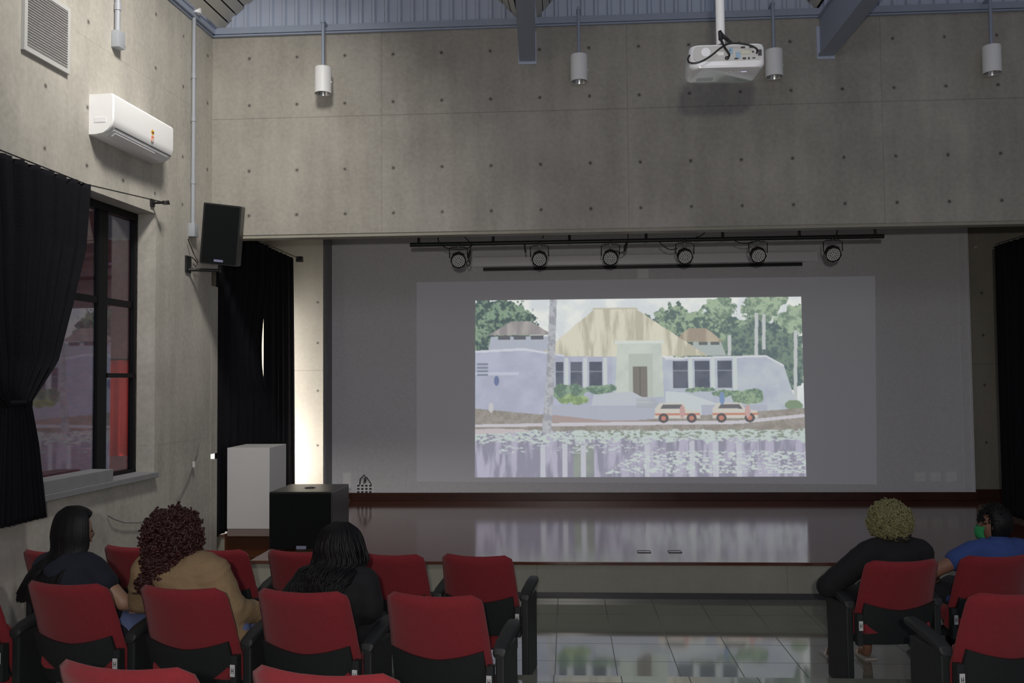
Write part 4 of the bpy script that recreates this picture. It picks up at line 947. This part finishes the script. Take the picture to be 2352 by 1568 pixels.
def seat(parent, down):
    if down: secs = [[(q[0], y, 0.405+q[1]+dz) for q in rrect(0.235-k, 0.05-k, 0.035, 4)] for y, k, dz in ((-0.2, .012, 0), (-0.18, 0, 0), (0.2, 0, .01), (0.245, .004, .008), (0.262, .025, .0))]
    else: secs = [[(q[0], -0.085+q[1]+dy, z) for q in rrect(0.235-k, 0.045-k, 0.035, 4)] for z, k, dy in ((0.17, .02, 0), (0.185, 0.002, 0), (0.55, 0, -.04), (0.575, .02, -.045))]
    return MB().loft(secs).build('seat', 'red', parent)
def base_bar(parent):
    MB().box((-0.27, -0.04, 0.27), (0.27, 0.04, 0.32)).build('seat_beam', 'blackmetal', parent, smooth=False)
def number_tag(parent, sx):
    z = 0.43
    MB().use('sticker').box((sx*0.270-0.013, back_y(z)-0.065, z-0.03), (sx*0.270+0.013, back_y(z)-0.060, z+0.03)).use('ports').box((sx*0.270-0.007, back_y(z)-0.066, z-0.014), (sx*0.270-0.004, back_y(z)-0.065, z+0.014)).box((sx*0.270+0.004, back_y(z)-0.066, z-0.014), (sx*0.270+0.007, back_y(z)-0.065, z+0.014)).box((sx*0.270-0.006, back_y(z)-0.066, z-0.002), (sx*0.270+0.006, back_y(z)-0.065, z+0.002)).build('seat_tag', None, parent, smooth=False)['label'] = 'small white tag'
    MB().box((sx*0.270-0.017, back_y(0.4)-0.060, 0.30), (sx*0.270+0.017, back_y(0.4)-0.02, 0.50)).build('hinge_block', 'black', parent, smooth=False)
protos = {}
PITCH = 0.606
def chair(loc, rz, label, group, kind):
    # kind: (seat_down, left_arm, right_arm, tagside)
    if kind not in protos:
        o = thing('auditorium_chair', loc, label, 'chair', rz, group)
        chair_cushion(o); chair_shell(o); seat(o, kind[0]); base_bar(o)
        if kind[1]: arm(o, -PITCH/2)
        if kind[2]: arm(o, PITCH/2)
        number_tag(o, kind[3]); protos[kind] = o
    else:
        o = copy_tree(protos[kind]); o.location = loc; o.rotation_euler = (0, 0, rz); tag(o, label, 'chair', group)
    return o
def place(px, py, tier, rz):
    p = at_z(px, py, tier+0.85); yo = back_y(0.85)
    return Vector((p.x - yo*-math.sin(rz), p.y - yo*math.cos(rz), tier))
RZL = -math.radians(10); RZR = math.radians(9)
G1 = 'red chairs of the front left row'; G2 = 'red chairs of the second left row'; G3 = 'red chairs of the nearest row'; G4 = 'red chairs on the right of the aisle'
C = {}
row1 = [(108, 1268, 'empty red chair at the wall end of the front row, beside the straight black hair'),
        (296, 1257, 'empty red front-row chair between the straight-haired and curly-haired heads'),
        (486, 1264, 'empty red chair in the front row behind the beige-topped shoulder'),
        (680, 1268, 'empty red chair in the front row just below the subwoofer, left of the black-haired head'),
        (888, 1275, 'empty red chair in the front row immediately right of the black-haired head'),
        (1090, 1278, 'empty red chair at the aisle end of the front left row')]
for i, (px, py, lb) in enumerate(row1):
    C[1, i] = chair(place(px, py, 0.0, RZL), RZL, lb, G1, (False, i == 0, True, 1))
row2 = [(-128, 1334, 'red chair cut by the left picture edge in the second row'),
        (137, 1343, 'red chair holding the person with long straight black hair'),
        (404, 1353, 'red chair holding the person in the beige top'),
        (682, 1361, 'red chair holding the person in black with loose black hair'),
        (988, 1370, 'empty red chair at the aisle end of the second left row')]
for i, (px, py, lb) in enumerate(row2):
    C[2, i] = chair(place(px, py, 0.135, RZL), RZL, lb, G2, (i in (1, 2, 3), i == 0, True, 1))
for i, (px, py, lb) in enumerate(((262, 1537, 'nearest red chair back at the bottom edge, the left one'), (727, 1551, 'nearest red chair back at the bottom edge, the one nearer the aisle'))):
    C[3, i] = chair(place(px, py, 0.30, RZL), RZL, lb, G3, (False, i == 0, True, 1))
C[4, 0] = chair(place(2082, 1290, 0.0, RZR), RZR, 'red aisle chair on the right holding the blond curly-haired person', G4, (True, True, True, -1))
C[4, 1] = chair(place(2300, 1279, 0.0, RZR), RZR, 'red chair on the right holding the person in the blue shirt', G4, (True, False, True, -1))
C[5, 0] = chair(place(2352, 1366, 0.135, RZR), RZR, 'empty red aisle chair at the lower right corner', G4, (False, True, True, -1))

# ================================================================ PEOPLE (local: facing +Y, origin on the floor under the hips)
def skin_part(verts, edges, levels=2, remesh=0.0, folds=0.0, seed=0):
    """one continuous surface grown around the joints: radii interpolate along every bone"""
    if remesh:
        mb = MB()
        def rad(r): return Vector((r[0], r[1], (r[0]+r[1])/2 if r[0] < 0.1 else 0.075)) if isinstance(r, tuple) else Vector((r, r, r))
        for a, b in edges:
            pa, pb = Vector(verts[a][:3]), Vector(verts[b][:3]); ra, rb = rad(verts[a][3]), rad(verts[b][3])
            n_ = max(2, int((pb-pa).length/(0.35*min(min(ra), min(rb))))+1); n_ = min(n_, 14)
            for k in range(n_+1):
                t = k/n_; r_ = ra.lerp(rb, t); mb.sphere(pa.lerp(pb, t), (r_.x, r_.y, r_.z), 14, 9)
        o = mb.build('tmp', 'skin'); me = o.data
    else:
        me = bpy.data.meshes.new('tmp'); me.from_pydata([v[:3] for v in verts], edges, [])
        o = bpy.data.objects.new('tmp', me); COL.objects.link(o)
        md = o.modifiers.new('skin', 'SKIN'); md.use_smooth_shade = True
        sv = me.skin_vertices[0].data
        for i, v in enumerate(verts):
            r = v[3]; sv[i].radius = r if isinstance(r, tuple) else (r, r); sv[i].use_root = (i == 0)
        ms = o.modifiers.new('sub', 'SUBSURF'); ms.levels = levels; ms.render_levels = levels
    if remesh:
        rm_ = o.modifiers.new('remesh', 'REMESH'); rm_.mode = 'VOXEL'; rm_.voxel_size = remesh
        sm_ = o.modifiers.new('smooth', 'SMOOTH'); sm_.factor = 0.6; sm_.iterations = 7
    dg = bpy.context.evaluated_depsgraph_get(); ev = o.evaluated_get(dg); m2 = ev.to_mesh()
    vs = [tuple(v.co) for v in m2.vertices]
    if folds:
        from mathutils import noise as NZ
        vs = []
        for v in m2.vertices:
            p = v.co; q_ = Vector((p.x*5+seed, p.y*5, p.z*11))+NZ.noise_vector(p*4+Vector((seed, 0, 0)))*1.2
            h_ = NZ.noise(q_); h_ = (1-abs(h_)*2.2)**2*0.7+NZ.noise(p*9)*0.4
            vs.append(tuple(p+v.normal*h_*folds))
    fs = [tuple(p.vertices) for p in m2.polygons]
    ev.to_mesh_clear(); bpy.data.objects.remove(o); bpy.data.meshes.remove(me)
    return vs, fs
def chain(pts): return [(i, i+1) for i in range(len(pts)-1)]
def hand(mb, wrist, direc, side, up_=Vector((0, 0, 1))):
    d = Vector(direc).normalized(); lat = d.cross(up_).normalized(); nrm = lat.cross(d).normalized()
    w = Vector(wrist)
    pv = [(*(w), 0.026), (*(w+d*0.045), (0.036, 0.018)), (*(w+d*0.085), (0.038, 0.016))]
    vs, fs = skin_part(pv, chain(pv), 2); mb.add(vs, fs)
    for k, (off, ln_) in enumerate(((-0.030, 0.072), (-0.010, 0.082), (0.010, 0.077), (0.028, 0.062))):
        b0 = w+d*0.08+lat*off
        fp = [b0, b0+d*ln_*0.42-nrm*0.004, b0+d*ln_*0.74-nrm*0.02, b0+d*ln_*0.92-nrm*0.04]
        pv = [(*p, r) for p, r in zip(fp, (0.0095, 0.009, 0.008, 0.0065))]; vs, fs = skin_part(pv, chain(pv), 1); mb.add(vs, fs)
    b0 = w+d*0.03+lat*side*-0.028
    fp = [b0, b0+d*0.03+lat*side*-0.022, b0+d*0.055+lat*side*-0.026-nrm*0.015]
    pv = [(*p, r) for p, r in zip(fp, (0.013, 0.011, 0.008))]; vs, fs = skin_part(pv, chain(pv), 1); mb.add(vs, fs)
def head_mesh(mb, c, rot, skin, sz=1.0):
    c = Vector(c); RM = Matrix.Rotation(rot[2], 3, 'Z') @ Matrix.Rotation(rot[0], 3, 'X') @ Matrix.Rotation(rot[1], 3, 'Y')
    def tf(p): return c + RM @ (Vector(p)*sz)
    n, m = 28, 20; secs = []
    for i in range(m+1):
        t = -PI/2+PI*i/m; ct = max(math.cos(t), 0.03); z = 0.118*math.sin(t); ring = []
        for k in range(n):
            a = 2*PI*k/n; x = 0.076*ct*math.cos(a); y = 0.095*ct*math.sin(a)
            if z < 0: x *= 1-0.30*(-z/0.118)**1.3; y = y*(1-0.12*(-z/0.118)) + 0.012*(-z/0.118)
            if y > 0:
                front = y/0.095
                nose = math.exp(-((x/0.013)**2)) * math.exp(-(((z+0.022)/0.022)**2))*0.020*front
                brow = -math.exp(-((abs(x)-0.032)/0.016)**2)*math.exp(-(((z-0.004)/0.012)**2))*0.010*front
                y += nose+brow-0.004*front*(abs(x) < 0.06)
            ring.append(tf((x, y, z)))
        secs.append(ring)
    mb.use(skin).loft(secs)
    for sx in (-1, 1):
        mb.use('eye').sphere((0, 0, 0), 0.001)
        e = [tf((sx*0.032+0.012*math.cos(a), 0.083, 0.003+0.006*math.sin(a))) for a in [2*PI*k/10 for k in range(10)]]
        e2 = [tf((sx*0.032+0.008*math.cos(a), 0.087, 0.003+0.004*math.sin(a))) for a in [2*PI*k/10 for k in range(10)]]
        mb.loft([e, e2])
        mb.use(skin); ring = []
        secs = []
        for q_ in range(5):
            tt = -1+0.5*q_; r_ = math.sqrt(max(1-tt*tt, 0.05)); secs.append([tf((sx*(0.074+0.006*tt+0.006*abs(math.cos(a))), -0.004+0.019*r_*math.cos(a), -0.008+0.031*r_*math.sin(a))) for a in [2*PI*k/12 for k in range(12)]])
        mb.loft(secs)
    mb.use('lips').loft([[tf((0.022*math.cos(a), 0.088+dy, -0.056+0.006*math.sin(a))) for a in [2*PI*k/12 for k in range(12)]] for dy in (-0.006, 0.003)])
    mb.use(skin)
    return tf, RM
def person(loc, rz, label, skin, shirt, pants, headrot=(0, 0, 0), lean=0.0, hz=1.24, lateral=0.0, larm=None, rarm=None, sleeve='short', sh=0.175, thick=1.0, twist=0.0, sit=0.52, neckline='crew', barefoot=False, bulk=0.0, hoff=0.0):
    o = thing('person', loc, label, 'person', rz)
    k = (hz-sit)/(1.24-0.52)
    def Z(z): return sit+(z-0.52)*k
    lx = lateral
    tor = [(0, 0.03, sit, (0.165*thick, 0.115)), (lx*0.3, -0.01, Z(0.68), (0.145*thick, 0.10)), (lx*0.7, -0.02+lean*0.5, Z(0.84), (0.155*thick, 0.105)), (lx, -0.02+lean, Z(0.97), (0.15*thick, 0.095)), (lx, -0.005+lean, Z(1.04), (0.09, 0.06)), (lx+hoff*.5, 0.005+lean, Z(1.10), 0.05), (lx+hoff*.9, 0.015+lean*1.1, Z(1.155), 0.048)]
    larm = larm or [(-sh-0.06, 0.02, Z(0.80)), (-0.14, 0.22, Z(0.66))]; rarm = rarm or [(sh+0.06, 0.02, Z(0.80)), (0.14, 0.22, Z(0.66))]
    def armv(sx, A, bulk=0.0): return [(lx+sx*sh*0.6, -0.01+lean, Z(1.0), 0.062+bulk*.7), (lx+sx*sh, -0.01+lean, Z(0.98)-bulk*.4, 0.058+bulk), (*A[0], 0.046+bulk*.5), ((A[0][0]+A[1][0])/2, (A[0][1]+A[1][1])/2, (A[0][2]+A[1][2])/2, 0.040), (*A[1], 0.026)]
    V = list(tor); E = chain(tor)
    def attach(seq, parent_i):
        b = len(V); V.extend(seq); E.append((parent_i, b)); E.extend([(b+i, b+i+1) for i in range(len(seq)-1)])
    LAv, RAv = armv(-1, larm), armv(1, rarm)
    attach(LAv, 3); attach(RAv, 3)
    legs = []
    for sx in (-1, 1):
        lg = [(sx*0.085, 0.06, sit-0.0, 0.085), (sx*0.10, 0.24, sit+0.0, 0.078), (sx*0.11, 0.44, sit-0.01, 0.062), (sx*0.11, 0.45, sit-0.22, 0.052), (sx*0.11, 0.43, 0.09, 0.034), (sx*0.115, 0.45, 0.045, 0.034), (sx*0.12, 0.56, 0.03, (0.038, 0.025))]
        legs.append(lg); attach(lg, 0)
    vs, fs = skin_part(V, E, 2, 0.011)
    mb = MB().use(skin).add(vs, fs)
    hc = Vector((lx+hoff+math.sin(headrot[1])*0.03, 0.035+lean*1.15, Z(1.24)))
    tf, RM = head_mesh(mb, hc, headrot, skin)
    for sx, A in ((-1, larm), (1, rarm)):
        hand(mb, A[1], Vector(A[1])-Vector(A[0])+Vector((0, 0, -0.02)), sx)
    mb.build('body', None, o, angle=80)
    # shirt
    g = 0.022
    sv_ = [(x, y-0.006, z, (r[0]+g, r[1]+g+0.012) if isinstance(r, tuple) else r+g) for x, y, z, r in tor[:5]]
    nx_ = tor[5]; sv_.append((nx_[0], nx_[1]-0.004, nx_[2]-0.022, 0.066))
    E2 = chain(sv_); V2 = list(sv_)
    for A in (armv(-1, larm, bulk), armv(1, rarm, bulk)):
        b = len(V2)
        if sleeve == 'short': m_ = (Vector(A[1][:3])*0.58+Vector(A[2][:3])*0.42); seq = [(*A[0][:3], A[0][3]+g), (*A[1][:3], A[1][3]+g), (*m_, 0.055+g)]
        elif sleeve == 'mid': seq = [(*q_[:3], q_[3]+g+0.006) for q_ in A[:4]]
        else: seq = [(*q_[:3], q_[3]+g+0.004) for q_ in A]
        V2.extend(seq); E2.append((3, b)); E2.extend([(b+i, b+i+1) for i in range(len(seq)-1)])
    vs, fs = skin_part(V2, E2, 2, 0.012, 0.010 if bulk > 0.01 else 0.006, int(abs(loc[0])*10))
    MB().use(shirt).add(vs, fs).build('shirt', None, o, angle=80)
    # trousers
    V3 = [(0, 0.03, sit+0.04, (0.17*thick, 0.125)), (0, 0.03, sit-0.02, (0.17*thick, 0.11))]; E3 = [(0, 1)]
    for lg in legs:
        b = len(V3); V3.extend([(x, y, z, (r if not isinstance(r, tuple) else r[0])+0.012) for x, y, z, r in lg[:5]][:5 if not barefoot else 4]); E3.append((1, b)); E3.extend([(b+i, b+i+1) for i in range(4 if not barefoot else 3)])
    vs, fs = skin_part(V3, E3, 2, 0.014, 0.006, 3)
    MB().use(pants).add(vs, fs).build('trousers', None, o, angle=80)
    if not barefoot:
        for lg in legs: MB().sphere((lg[6][0], 0.51, 0.045), (0.05, 0.13, 0.045)).build('shoe', 'blackmetal', o)
    return o, hc, tf, RM, Z
def curls(mb, mats, dirs_fn, n, center, radii, seed, clen=(0.03, 0.06), cr=0.009, tr=0.0045, drop=0.4):
    rr = random.Random(seed); c = Vector(center)
    for i in range(n):
        d = dirs_fn(rr)
        if d is None: continue
        d.normalize(); p = c+Vector((d.x*radii[0], d.y*radii[1], d.z*radii[2]))*rr.uniform(0.86, 1.04)
        ax = (d*0.8+Vector((rr.uniform(-.5, .5), rr.uniform(-.5, .5), -drop+rr.uniform(-.5, .5)))).normalized()
        u_ = ax.orthogonal().normalized(); v_ = ax.cross(u_); L_ = rr.uniform(*clen); ph = rr.uniform(0, 6.28); turns = rr.uniform(1.3, 2.4); R_ = cr*rr.uniform(0.7, 1.4)
        pts = [p+ax*(L_*(k/13-0.35))+(u_*math.cos(ph+turns*2*PI*k/13)+v_*math.sin(ph+turns*2*PI*k/13))*R_*(0.6+0.6*k/13) for k in range(14)]
        mb.use(mats[rr.randrange(len(mats))] if len(mats) > 1 else mats[0]).tube(pts, [tr*(0.7+0.5*math.sin(PI*(k+1)/15)) for k in range(14)], 5)
    return mb
def strands(mb, m, n, start_fn, seed, r=0.004, seg=9):
    rr = random.Random(seed); mb.use(m)
    for i in range(n):
        pts = start_fn(rr, i/n)
        mb.tube(pts, [r*(1.15-0.7*k/(len(pts)-1)) for k in range(len(pts))], 5)
    return mb
def seatpos(ch, dx=0.0, dy=0.0):
    c = ch.location; a = ch.rotation_euler[2]; return (c.x+dx*math.cos(a)-dy*math.sin(a), c.y+dx*math.sin(a)+dy*math.cos(a), c.z)

def cam_to_local(o_loc, rz, px, py, yl):
    # where the sight line through a pixel meets the plane local y = yl of a seated person
    d = ray(px, py); n_ = Vector((-math.sin(rz), math.cos(rz), 0)); t = ((Vector(o_loc)-CAM).dot(n_)+yl)/d.dot(n_); p = CAM+d*t-Vector(o_loc)
    return Vector((p.x*math.cos(rz)+p.y*math.sin(rz), yl, p.z))

# --- person with long straight hair
L1 = seatpos(C[2, 1]); hp = cam_to_local(L1, RZL, 168, 1222, 0.02)
o, hc, tf, RM, Z = person(L1, RZL, 'person with long straight black hair in a navy T-shirt, leftmost in the second row', 'skin', 'navy', 'denim', headrot=(-0.05, 0.0, -0.6), lateral=hp.x, hz=hp.z,
    rarm=[(hp.x+0.33, 0.02, 0.68), (0.16, 0.26, 0.60)], sleeve='short', sh=0.145, thick=0.9)
hb = MB().use('hair_black')
def cap(c, rx, ry, rz_, face=None, n=26, m=16, tf=tf):
    # closed hair volume around the skull, cut back at the face
    secs = []
    for i in range(m+1):
        t = -PI*0.30+(PI*0.80)*i/m; ct = max(math.cos(t), 0.03); ring = []
        for k in range(n):
            a = 2*PI*k/n; f_ = 1.0; y = ry*ct*math.sin(a)
            if math.sin(a) > 0.1 and t < 0.75: f_ = 1-0.62*min(1, (math.sin(a)-0.1)/0.5)*min(1, (0.75-t)/0.5)
            ring.append(tf((rx*ct*math.cos(a)*(f_ if f_ < 1 else 1), y*f_, rz_*math.sin(t)+0.012)))
        secs.append(ring)
    return secs
hb.loft(cap(hc, 0.104, 0.122, 0.137))
def st_fn(rr, q_):
    a = rr.uniform(PI*0.92, PI*2.08)     # around the back of the head
    a = -rr.uniform(-0.35, PI+0.35)
    r0 = 0.1; x = math.cos(a); y = math.sin(a)
    top = tf((x*0.03, y*0.05, 0.138)); p1 = tf((x*0.085, y*0.10, 0.095)); p2 = tf((x*0.102, y*0.122, 0.0)); p3 = tf((x*0.100, y*0.118, -0.1))
    wob = rr.uniform(-0.012, 0.012)
    q4 = (p3.x-hc.x)/0.1
    p4 = Vector((hc.x-0.02+q4*0.095+wob, min(p3.y, hc.y-0.15)-0.01*abs(1-abs(q4)), hc.z-0.17)); p5 = Vector((hc.x-0.045+q4*0.10+wob, min(p4.y, hc.y-0.185)-0.01, hc.z-0.24)); p6 = Vector((hc.x-0.065+q4*0.115+wob*1.5, hc.y-0.20, hc.z-0.31-rr.uniform(0, 0.05)))
    return smooth_path([top, p1, p2, p3, p4, p5, p6])
hb = strands(hb, 'hair_black', 330, st_fn, 3, 0.0085)
hb.build('hair', None, o, angle=80)
# --- person with auburn curls
L2 = seatpos(C[2, 2]); hp = cam_to_local(L2, RZL, 393, 1228, 0.0)
o, hc, tf, RM, Z = person(L2, RZL, 'person with big auburn curly hair in a beige long-sleeved top, second row', 'skin', 'beige', 'denim', headrot=(0.0, 0.08, -0.25), lateral=hp.x+0.07, hoff=-0.06, hz=hp.z-0.01,
    rarm=[(hp.x+0.37, 0.0, 0.66), (0.18, 0.24, 0.60)], larm=[(hp.x-0.19, 0.03, 0.70), (-0.12, 0.25, 0.62)], sleeve='long', sh=0.185, thick=1.25, bulk=0.03)
hb = MB().use('hair_auburn'); c = tf((0, -0.02, -0.005)); hb.loft(cap(hc, 0.120, 0.135, 0.138, tf=tf))
hb.sphere((c.x, c.y-0.02, c.z-0.035), (0.130, 0.105, 0.145), 20, 14)
def dcurl(rr):
    a = rr.uniform(0, 2*PI); z = rr.uniform(-0.85, 1); s__ = math.sqrt(1-z*z); d = Vector((s__*math.cos(a), s__*math.sin(a), z))
    dl = RM.inverted() @ d
    if dl.y > 0.55 and dl.z < 0.45: return None
    return d
curls(hb, ['hair_auburn'], dcurl, 900, (c.x, c.y-0.01, c.z-0.015), (0.155, 0.14, 0.170), 5, (0.03, 0.06), 0.010, 0.0058)
def dlow(rr):
    return Vector((rr.uniform(-0.9, 0.8), -abs(rr.gauss(0, 0.6))-0.35, rr.uniform(-0.9, 0.2)))
curls(hb, ['hair_auburn'], dlow, 330, (c.x-0.015, c.y-0.03, c.z-0.12), (0.125, 0.12, 0.14), 6, (0.04, 0.08), 0.011, 0.0058, 1.2)
for gx, gz in ((-0.10, -0.225), (-0.055, -0.235), (-0.01, -0.20)):
    curls(hb, ['hair_auburn'], lambda rr: Vector((rr.uniform(-1, 1), rr.uniform(-1, 0.3), rr.uniform(-1, 1))), 26, (c.x+gx, c.y-0.135, c.z+gz), (0.028, 0.02, 0.035), int(900+gx*1000), (0.03, 0.06), 0.009, 0.0055, 1.2)
hb.build('hair', None, o, angle=80)
# --- person in black with loose wavy black hair
L3 = seatpos(C[2, 3]); hp = cam_to_local(L3, RZL, 775, 1262, 0.06)
we = cam_to_local(L3, RZL, 862, 1392, 0.04); wr = cam_to_local(L3, RZL, 838, 1424, 0.15)
o, hc, tf, RM, Z = person(L3, RZL, 'person in black with loose wavy black hair, in front of the subwoofer', 'skin', 'blacktee', 'darkpants', headrot=(-0.1, 0.0, -0.15), lateral=hp.x, hz=hp.z-0.0, lean=0.05,
    rarm=[(we.x-0.03, 0.04, we.z), (wr.x-0.01, 0.15, wr.z+0.012)], sleeve='mid', sh=0.16)
hb = MB().use('hair_black').loft(cap(hc, 0.104, 0.122, 0.135, tf=tf))
c = tf((0, -0.02, 0)); hb.sphere((c.x-0.01, c.y-0.02, c.z-0.08), (0.122, 0.09, 0.15), 18, 12)
def wf(rr, q_):
    a = -rr.uniform(-0.5, PI+0.5); x = math.cos(a); y = math.sin(a); w1 = rr.uniform(-0.02, 0.02); w2 = rr.uniform(-0.02, 0.02); fl_ = rr.uniform(1.0, 1.22); ln_ = rr.uniform(0.8, 1.05)
    P_ = [tf((x*0.03, y*0.05, 0.137)), tf((x*0.09+w1*.4, y*0.11, 0.09)), tf((x*0.112*fl_, y*0.126+w2*.4, 0.01)), tf((x*0.12*fl_+w1, y*0.122, -0.07)), tf((x*0.13*fl_-w1-0.01, min(y*0.115, -0.05)-0.06+w2, -0.14*ln_)), tf((x*0.125*fl_+w1-0.02, min(y*0.1, -0.08)-0.09, -0.20*ln_)), tf((x*0.12*fl_-w2-0.03, min(y*0.1, -0.1)-0.09, -0.26*ln_))]
    return smooth_path(P_)
hb = strands(hb, 'hair_black', 330, wf, 8, 0.0085); hb.build('hair', None, o, angle=80)
# --- blond curly person on the right
L4 = seatpos(C[4, 0]); hp = cam_to_local(L4, RZR, 2040, 1205, 0.0)
o, hc, tf, RM, Z = person(L4, RZR, 'person with short bleached curly hair and a black top, right of the aisle', 'skin_tan', 'blacktee', 'darkpants', headrot=(0.1, 0.0, -0.3), lateral=hp.x+0.03, hz=hp.z, 
    larm=[(-0.35, 0.05, 0.62), (-0.15, 0.25, 0.58)], rarm=[(0.33, 0.05, 0.60), (0.15, 0.25, 0.56)], sleeve='mid', sh=0.18, thick=1.0, bulk=0.010, barefoot=True, sit=0.50)
hb = MB().use('hair_root').loft(cap(hc, 0.09, 0.108, 0.128, tf=tf)); c = tf((0, -0.012, 0.02))
def dtop(rr):
    a = rr.uniform(0, 2*PI); z = rr.uniform(-0.75, 1); s__ = math.sqrt(1-z*z); d = Vector((s__*math.cos(a), s__*math.sin(a), z)); dl = RM.inverted() @ d
    if dl.y > 0.6 and dl.z < 0.3: return None
    return d
curls(hb, ['hair_blond'], dtop, 760, c, (0.130, 0.127, 0.132), 12, (0.02, 0.045), 0.010, 0.0055, 0.1)
curls(hb, ['hair_root'], lambda rr: Vector((rr.uniform(-1, 1), -0.8, rr.uniform(-1.2, -0.4))), 240, (c.x+0.02, c.y, c.z-0.03), (0.10, 0.118, 0.135), 13, (0.02, 0.04), 0.007, 0.005, 0.3)
hb.build('hair', None, o, angle=80)
for sx in (-1, 1): MB().use('shoe').box((sx*0.12-0.045, 0.40, 0.0), (sx*0.12+0.045, 0.64, 0.014)).tube([(sx*0.12-0.045, 0.53, 0.012), (sx*0.12-0.03, 0.54, 0.05), (sx*0.12, 0.55, 0.062), (sx*0.12+0.03, 0.54, 0.05), (sx*0.12+0.045, 0.53, 0.012)], 0.007, 6).build('sandal', None, o)
# --- person in blue with a green mask
L5 = seatpos(C[4, 1]); hp = cam_to_local(L5, RZR, 2292, 1207, 0.0)
o, hc, tf, RM, Z = person(L5, RZR, 'person in a blue T-shirt with dark hair and a green face mask, far right', 'skin_tan', 'blue_tee', 'darkpants', headrot=(0.0, 0.0, 0.95), lateral=hp.x, hz=hp.z, sleeve='short', sh=0.195, thick=0.95, sit=0.50)
hb = MB().use('hair_black').loft(cap(hc, 0.093, 0.112, 0.136, tf=tf)); cc = tf((0, -0.03, 0.02)); hb.sphere(cc, (0.088, 0.092, 0.105), 18, 12)
def sh_fn(rr, q_):
    a = rr.uniform(0, 2*PI); e_ = rr.uniform(0.05, 1.45); x = math.cos(a)*math.cos(e_); y = math.sin(a)*math.cos(e_); z = math.sin(e_)
    p = tf((x*0.084, y*0.10, z*0.13+0.008)); q2 = tf((x*0.095+rr.uniform(-.01, .01), y*0.113, z*0.138+0.012+rr.uniform(-.012, .012)))
    return [p, (p+q2)/2, q2]
hb = strands(hb, 'hair_black', 700, sh_fn, 21, 0.006); hb.build('hair', None, o, angle=80)
mk = MB().use('green'); secs = []
for i in range(7):
    z = -0.095+0.085*i/6; secs.append([tf((x*0.062*(1-0.2*(1-i/6)), 0.055+0.062*math.sqrt(max(1-x*x, 0))+0.012*math.sin(PI*i/6), z)) for x in [-1+2*k/10 for k in range(11)]])
mk.loft(secs, cap=False, closed=False)
mko = mk.build('face_mask', None, o); solidify(mko, 0.004); mko['label'] = 'green face mask'
for sx in (-1, 1): pass
print('SCENE OK', len(bpy.data.objects))
